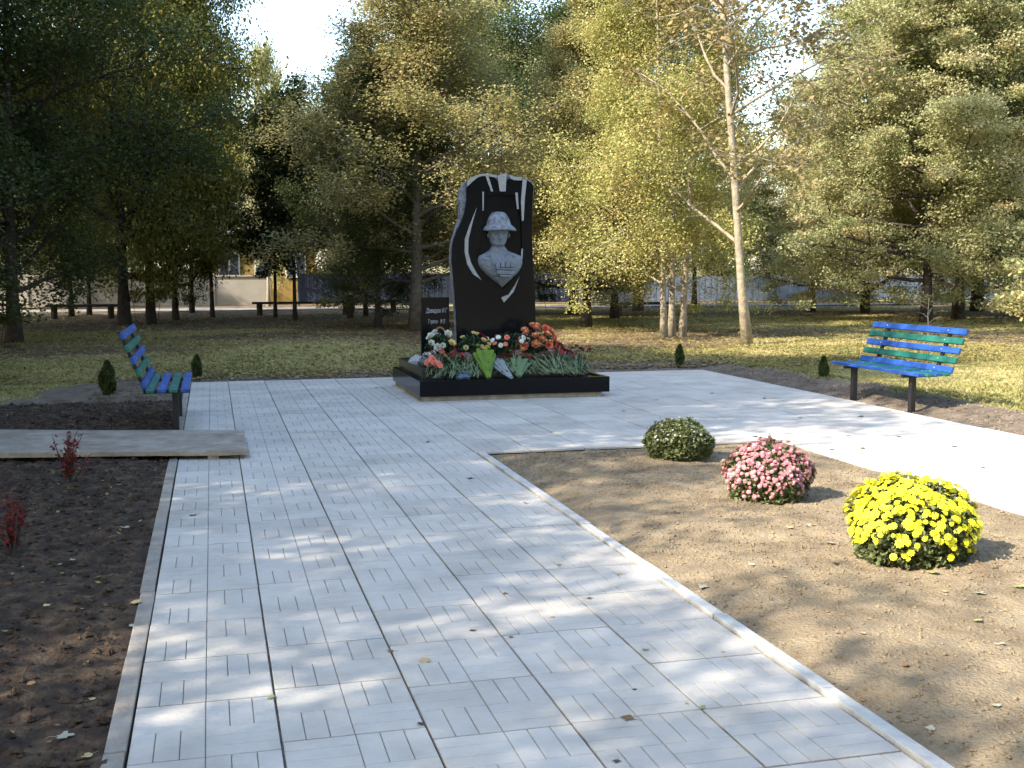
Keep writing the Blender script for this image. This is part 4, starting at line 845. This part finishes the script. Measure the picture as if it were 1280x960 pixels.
def bunch(p0, p1, n, cols, label, size=.044, spread=.13, leaf='grey', wrap=None, shape=POM, nleaf=260, seed=0, stemr=.0042, face=.3):
    """stems from p0 (cut ends) to p1 (heads)"""
    r = np.random.default_rng(seed + 900); e = empty('bouquet', p0); tag(e, label, 'flowers', 'bouquets heaped on the memorial'); D = Vector(p1) - Vector(p0); L = D.length; st = MB(); side = D.cross(Vector((0, 0, 1))).normalized(); up = side.cross(D).normalized(); P = []
    for k in range(n):
        s0 = Vector(r.normal(0, .022, 3)) * (spread / .13); a_ = r.normal(0, spread * .55); b_ = abs(r.normal(0, spread * .28)); end = D * r.uniform(.82, 1.06) + side * a_ + up * b_; s0.z = abs(s0.z) * .6; start = s0 + D * r.uniform(-.04, .12)
        mid = (start + end) * .5 + Vector(r.normal(0, .012, 3)) + up * .012; st.tube([start, mid, end], [stemr, stemr, stemr * .8], 4, cap=False)
        nn = (D.normalized() + Vector(r.normal(0, .35, 3)) + Vector((0, -face, .55))).normalized(); place('blossom', shape[cols[int(r.integers(len(cols)))]], e, end, nn.to_track_quat('Z', 'Y').to_euler(), size * r.uniform(.75, 1.2))
        for q in range(nleaf // n): f = r.uniform(.12, .95); P.append(start.lerp(end, f) + Vector(r.normal(0, .022, 3)))
    st.build('stem_bundle', M['stem'], e); foliage(e, P[::2], .044, leaf, .2, .26); V2 = [q_ + Vector((0, .02, -.012)) for q_ in P[1::2]]; foliage(e, V2, .058, 'dark', .3, .45)
    if wrap:
        rings = []; m = 9
        for i in range(m):
            u = i / (m - 1); rad = (.018 + .10 * u ** .9 * (spread / .13)) * (1.25 if u < .08 else 1); c_ = D * (u * .80 - .05) + up * .012
            rings.append([c_ + (side * math.cos(a_) * 1.1 + up * (math.sin(a_) * .72)) * rad * (1 + (.04 + .15 * u) * math.sin(a_ * 8 + i * .25) + r.uniform(-.06, .06)) for a_ in np.linspace(0, 6.283, 41)[:-1]])
        MB().loft(rings, cap=False).build('wrap', FM[wrap], e)
    return e
LB = 'dusky bouquet'
bunch((2.60, 13.47, .285), (2.86, 13.92, .47), 9, ['mauve', 'coral'], 'bunch of dusky faded flowers beside the coral gerberas', seed=1, leaf='grey')
bunch((2.78, 13.45, .285), (2.98, 13.95, .50), 10, ['mauve'], 'bunch of mauve flowers lying over the blue film', seed=2, leaf='dark')
bunch((2.95, 13.46, .285), (3.10, 13.98, .52), 10, ['mauve', 'wine'], 'bunch of mauve and dark red flowers left of the lime wrap', seed=3, leaf='grey')
bunch((3.08, 13.45, .29), (3.20, 13.90, .45), 8, ['mauve', 'cream'], 'small bunch with mauve and cream heads tucked against the lime wrap', seed=4, leaf='dark')
bunch((3.24, 13.44, .29), (3.27, 13.86, .63), 9, ['yellow', 'cream'], 'bouquet of yellow flowers in bright lime green mesh wrap', size=.028, spread=.13, wrap='lime', seed=5, leaf='dark')
bunch((3.50, 13.36, .285), (3.40, 13.88, .46), 8, ['mauve', 'white'], 'bouquet in pale bluish film hanging over the granite edge', spread=.09, wrap='clear', seed=6)
bunch((3.62, 13.40, .29), (3.72, 13.80, .46), 6, ['red', 'coral'], 'bouquet in a pale mint green film cone', spread=.13, wrap='mint', seed=7, leaf='dark')
bunch((2.86, 13.44, .28), (3.02, 13.56, .30), 5, ['mauve'], 'flat crumpled bouquet in light blue film on the ledge', spread=.07, wrap='blue', size=.024, seed=8)
q = [((3.98, 13.44), (3.80, 14.00), ['mauve', 'red']), ((4.10, 13.45), (3.92, 14.03), ['mauve']), ((4.22, 13.44), (4.02, 14.02), ['mauve', 'mauve', 'red']), ((4.34, 13.45), (4.14, 14.00), ['mauve', 'red']), ((4.46, 13.46), (4.26, 13.98), ['red', 'coral', 'mauve']), ((4.16, 13.43), (4.10, 13.80), ['mauve']), ((4.40, 13.44), (4.38, 13.90), ['mauve'])]
ql = ['long stemmed mauve and red bunch next to the mint film cone', 'long stemmed mauve bunch, second from the mint film cone', 'long stemmed mauve bunch with a few red heads amid the heap', 'long stemmed bunch of red and mauve heads towards the end of the heap', 'long stemmed bunch of red and coral heads at the end of the heap', 'short mauve bunch lying on top of the long stems', 'short mauve bunch near the bare end of the granite step']
for i, (a_, b_, cc) in enumerate(q): bunch((a_[0], a_[1], .285 + .02 * (i % 2)), (b_[0], b_[1], .47 + .025 * (i % 3)), 12, cc, ql[i], seed=20 + i, leaf='grey', spread=.15, nleaf=190)
bunch((3.62, 13.80, .42), (3.70, 14.05, .52), 9, ['red', 'coral', 'red'], 'bunch of bright red carnations lying before the white and red arch', seed=31, leaf='dark', spread=.15, size=.04)
bunch((3.98, 13.95, .42), (3.88, 14.08, .50), 8, ['red', 'coral'], 'bunch of red carnations under the salmon roses', seed=32, leaf='dark', spread=.14, size=.036)
bunch((2.52, 13.60, .285), (2.66, 13.62, .42), 5, ['coral'], 'bunch of large coral gerberas on the granite ledge', size=.07, spread=.26, leaf='dark', seed=36, nleaf=60, face=1.2)
bunch((4.52, 13.6, .275), (4.46, 13.86, .42), 7, ['mauve'], 'loose greenish bunch drooping over the end of the step', size=.02, seed=34, spread=.1)
bunch((2.50, 13.95, .40), (2.62, 13.85, .56), 8, ['white', 'mauve'], 'greyish bunch in pale film behind the coral gerberas', size=.024, seed=35, spread=.09, wrap='clear')
hr = np.random.default_rng(321)
for i in range(22):
    x0 = 2.62 + 1.95 * (i + hr.uniform(.1, .9)) / 22
    if 3.2 < x0 < 3.34: continue
    a0 = hr.normal(0, .22) - .12 * (1 if x0 > 3.8 else -.6); y0 = 13.44 + hr.uniform(0, .14); L0 = hr.uniform(.36, .55)
    p1 = (x0 + math.sin(a0) * L0, y0 + math.cos(a0) * L0, .43 + hr.uniform(.02, .13)); cc = [['mauve', 'wine'], ['red', 'coral'], ['mauve', 'cream'], ['mauve', 'white'], ['wine', 'red']][int(hr.integers(5))]
    o = bunch((x0, y0, .285 + hr.uniform(0, .03)), p1, 7, cc, 'loose bunch of cut flowers in the heap along the granite ledge', seed=60 + i, leaf=('grey', 'dark')[i % 2], spread=.13 + .05 * hr.random(), nleaf=110, size=.04); o['group'] = 'loose bunches in the flower heap'
cf = MB(); rings = []
for i in range(7):
    u = i / 6; rings.append([(.11 * math.sin(math.pi * (u * .9 + .05)) * math.cos(a_) * (1 + fr_.uniform(-.25, .25)), .08 * math.sin(math.pi * (u * .9 + .05)) * math.sin(a_) * (1 + fr_.uniform(-.25, .25)), u * .12 + fr_.uniform(-.01, .01)) for a_ in np.linspace(0, 6.283, 15)[:-1]])
tag(cf.loft(rings).build('plastic_film', FM['white'], None, loc=(2.50, 14.25, .392)), 'crumpled white plastic film on the granite step', 'wrapping')

# ------------------------------------------------------------------ fallen leaves on paving and soil
LC = {'tan': mat('tan_dead_leaf', (.36, .25, .11), (.48, .36, .17), 30, .8), 'brown': mat('brown_dead_leaf', (.14, .075, .03), (.24, .14, .06), 30, .8), 'pale': mat('pale_dead_leaf', (.28, .26, .18), (.40, .37, .27), 30, .8), 'green': mat('greenish_dead_leaf', (.22, .26, .08), (.32, .33, .12), 30, .8), 'dark': mat('dark_dead_leaf', (.045, .04, .03), (.10, .085, .06), 30, .85)}
def leaf_mesh(name, m, seed, lobes):
    r = np.random.default_rng(seed); n = 18; mb = MB(); V = [(0, 0, .08)]
    for k in range(n):
        a_ = 2 * math.pi * k / n; rad = (.62 + .30 * math.cos(a_)) * (1 + (.26 * math.cos(lobes * a_) if lobes else 0)) * r.uniform(.88, 1.1)
        V.append((rad * math.cos(a_), rad * math.sin(a_) * .85, .05 + .34 * rad ** 2 * abs(math.sin(a_ * 1.5 + seed)) * r.uniform(.5, 1.1)))
    mb.add(V, [(0, 1 + k, 1 + (k + 1) % n) for k in range(n)]); mb.tube([(-.3, 0, .06), (-.8, .05, .12), (-1.15, -.05, .08)], [.025, .02, .015], 4); return mb.mesh(name, m, True)
LM = {k: [leaf_mesh('fallen_leaf_' + k, m, i + 3, lb) for i, lb in enumerate((5, 0))] for k, m in LC.items()}
def drop(px, py, size_px, col, label, group, where='p', seed=0):
    v = gp(px, py, .013)
    if where == 'b': v.z = float(h_right(np.array([v.x]), np.array([v.y]))[0]) + .006
    if where == 'l': v.z = float(h_left(np.array([v.x]), np.array([v.y]))[0]) + .008
    if '%s' in label: label = label % {'tan': 'tan', 'brown': 'brown', 'pale': 'pale', 'green': 'greenish', 'dark': 'dark'}[col]
    sz = size_px / (py - 335) * CAM_H * .5; r = np.random.default_rng(int(px * 7 + py)); o = place('fallen_leaf', LM[col][int(r.integers(2))], None, v, (r.normal(0, .12), r.normal(0, .12), r.uniform(0, 6.28)), sz); tag(o, label, 'leaf', group)
drop(788, 899, 25, 'brown', 'large curled brown leaf lying alone on the paving tiles', 'fallen leaves on the paving'); drop(528, 826, 22, 'tan', 'large tan leaf lying flat on the paving near a tile joint', 'fallen leaves on the paving')
for x, y, sz, cc in [(243, 644, 15, 'dark'), (588, 598, 13, 'dark'), (592, 788, 13, 'dark'), (490, 814, 15, 'brown'), (527, 906, 16, 'dark'), (338, 873, 15, 'green'), (771, 951, 17, 'dark'), (700, 706, 11, 'tan'), (735, 748, 12, 'brown'), (776, 718, 11, 'tan'), (806, 812, 15, 'green'), (658, 629, 10, 'dark'), (485, 685, 10, 'tan'), (614, 572, 8, 'dark'), (630, 742, 11, 'brown'), (876, 885, 13, 'green'), (905, 815, 11, 'tan'), (690, 772, 9, 'tan'), (792, 862, 9, 'dark'), (640, 797, 9, 'brown'), (860, 880, 9, 'green')]:
    drop(x, y, sz, cc, 'small %s fallen leaf lying on the white tiles of the path', 'small fallen leaves on the path')
for x, y, sz, cc in [(1075, 521, 10, 'dark'), (1000, 522, 9, 'dark'), (943, 546, 10, 'dark'), (1040, 562, 12, 'dark'), (1062, 545, 9, 'dark'), (1192, 620, 14, 'dark'), (1078, 561, 11, 'brown'), (890, 492, 8, 'dark'), (846, 480, 7, 'dark'), (780, 514, 8, 'dark'), (955, 498, 8, 'dark'), (1193, 558, 12, 'dark'), (1122, 546, 10, 'dark'), (535, 553, 9, 'dark'), (470, 485, 7, 'dark'), (690, 540, 9, 'tan'), (820, 500, 8, 'brown'), (1230, 585, 11, 'brown')]:
    drop(x, y, sz, cc, 'small %s fallen leaf lying on the plaza paving', 'small fallen leaves on the plaza')
for x, y, sz, cc in [(845, 643, 16, 'pale'), (1040, 682, 20, 'pale'), (1016, 661, 18, 'tan'), (880, 731, 22, 'pale'), (1162, 722, 24, 'green'), (1222, 746, 20, 'pale'), (1220, 783, 17, 'green'), (1252, 812, 20, 'pale'), (1245, 890, 20, 'pale'), (1166, 909, 18, 'pale'), (986, 664, 14, 'tan'), (1098, 652, 14, 'tan'), (1012, 662, 14, 'pale'), (1272, 740, 20, 'green'), (1044, 711, 15, 'dark'), (875, 604, 11, 'tan'), (940, 711, 14, 'pale'), (970, 712, 12, 'tan'), (1000, 905, 14, 'tan'), (890, 600, 9, 'pale'), (1180, 745, 12, 'tan'), (1080, 800, 12, 'tan'), (1130, 840, 13, 'brown')]:
    drop(x, y, sz, cc, 'dry %s leaf lying on the soil of the flower bed', 'fallen leaves on the flower bed', 'b')
for x, y, sz, cc in [(77, 925, 32, 'pale'), (168, 755, 22, 'tan'), (170, 781, 20, 'pale'), (157, 656, 18, 'pale'), (60, 760, 14, 'tan'), (115, 870, 14, 'tan'), (90, 700, 12, 'pale'), (112, 945, 22, 'tan'), (40, 850, 16, 'brown')]:
    drop(x, y, sz, cc, 'dry %s leaf lying on the dark soil beside the path', 'fallen leaves on the dark soil', 'l')
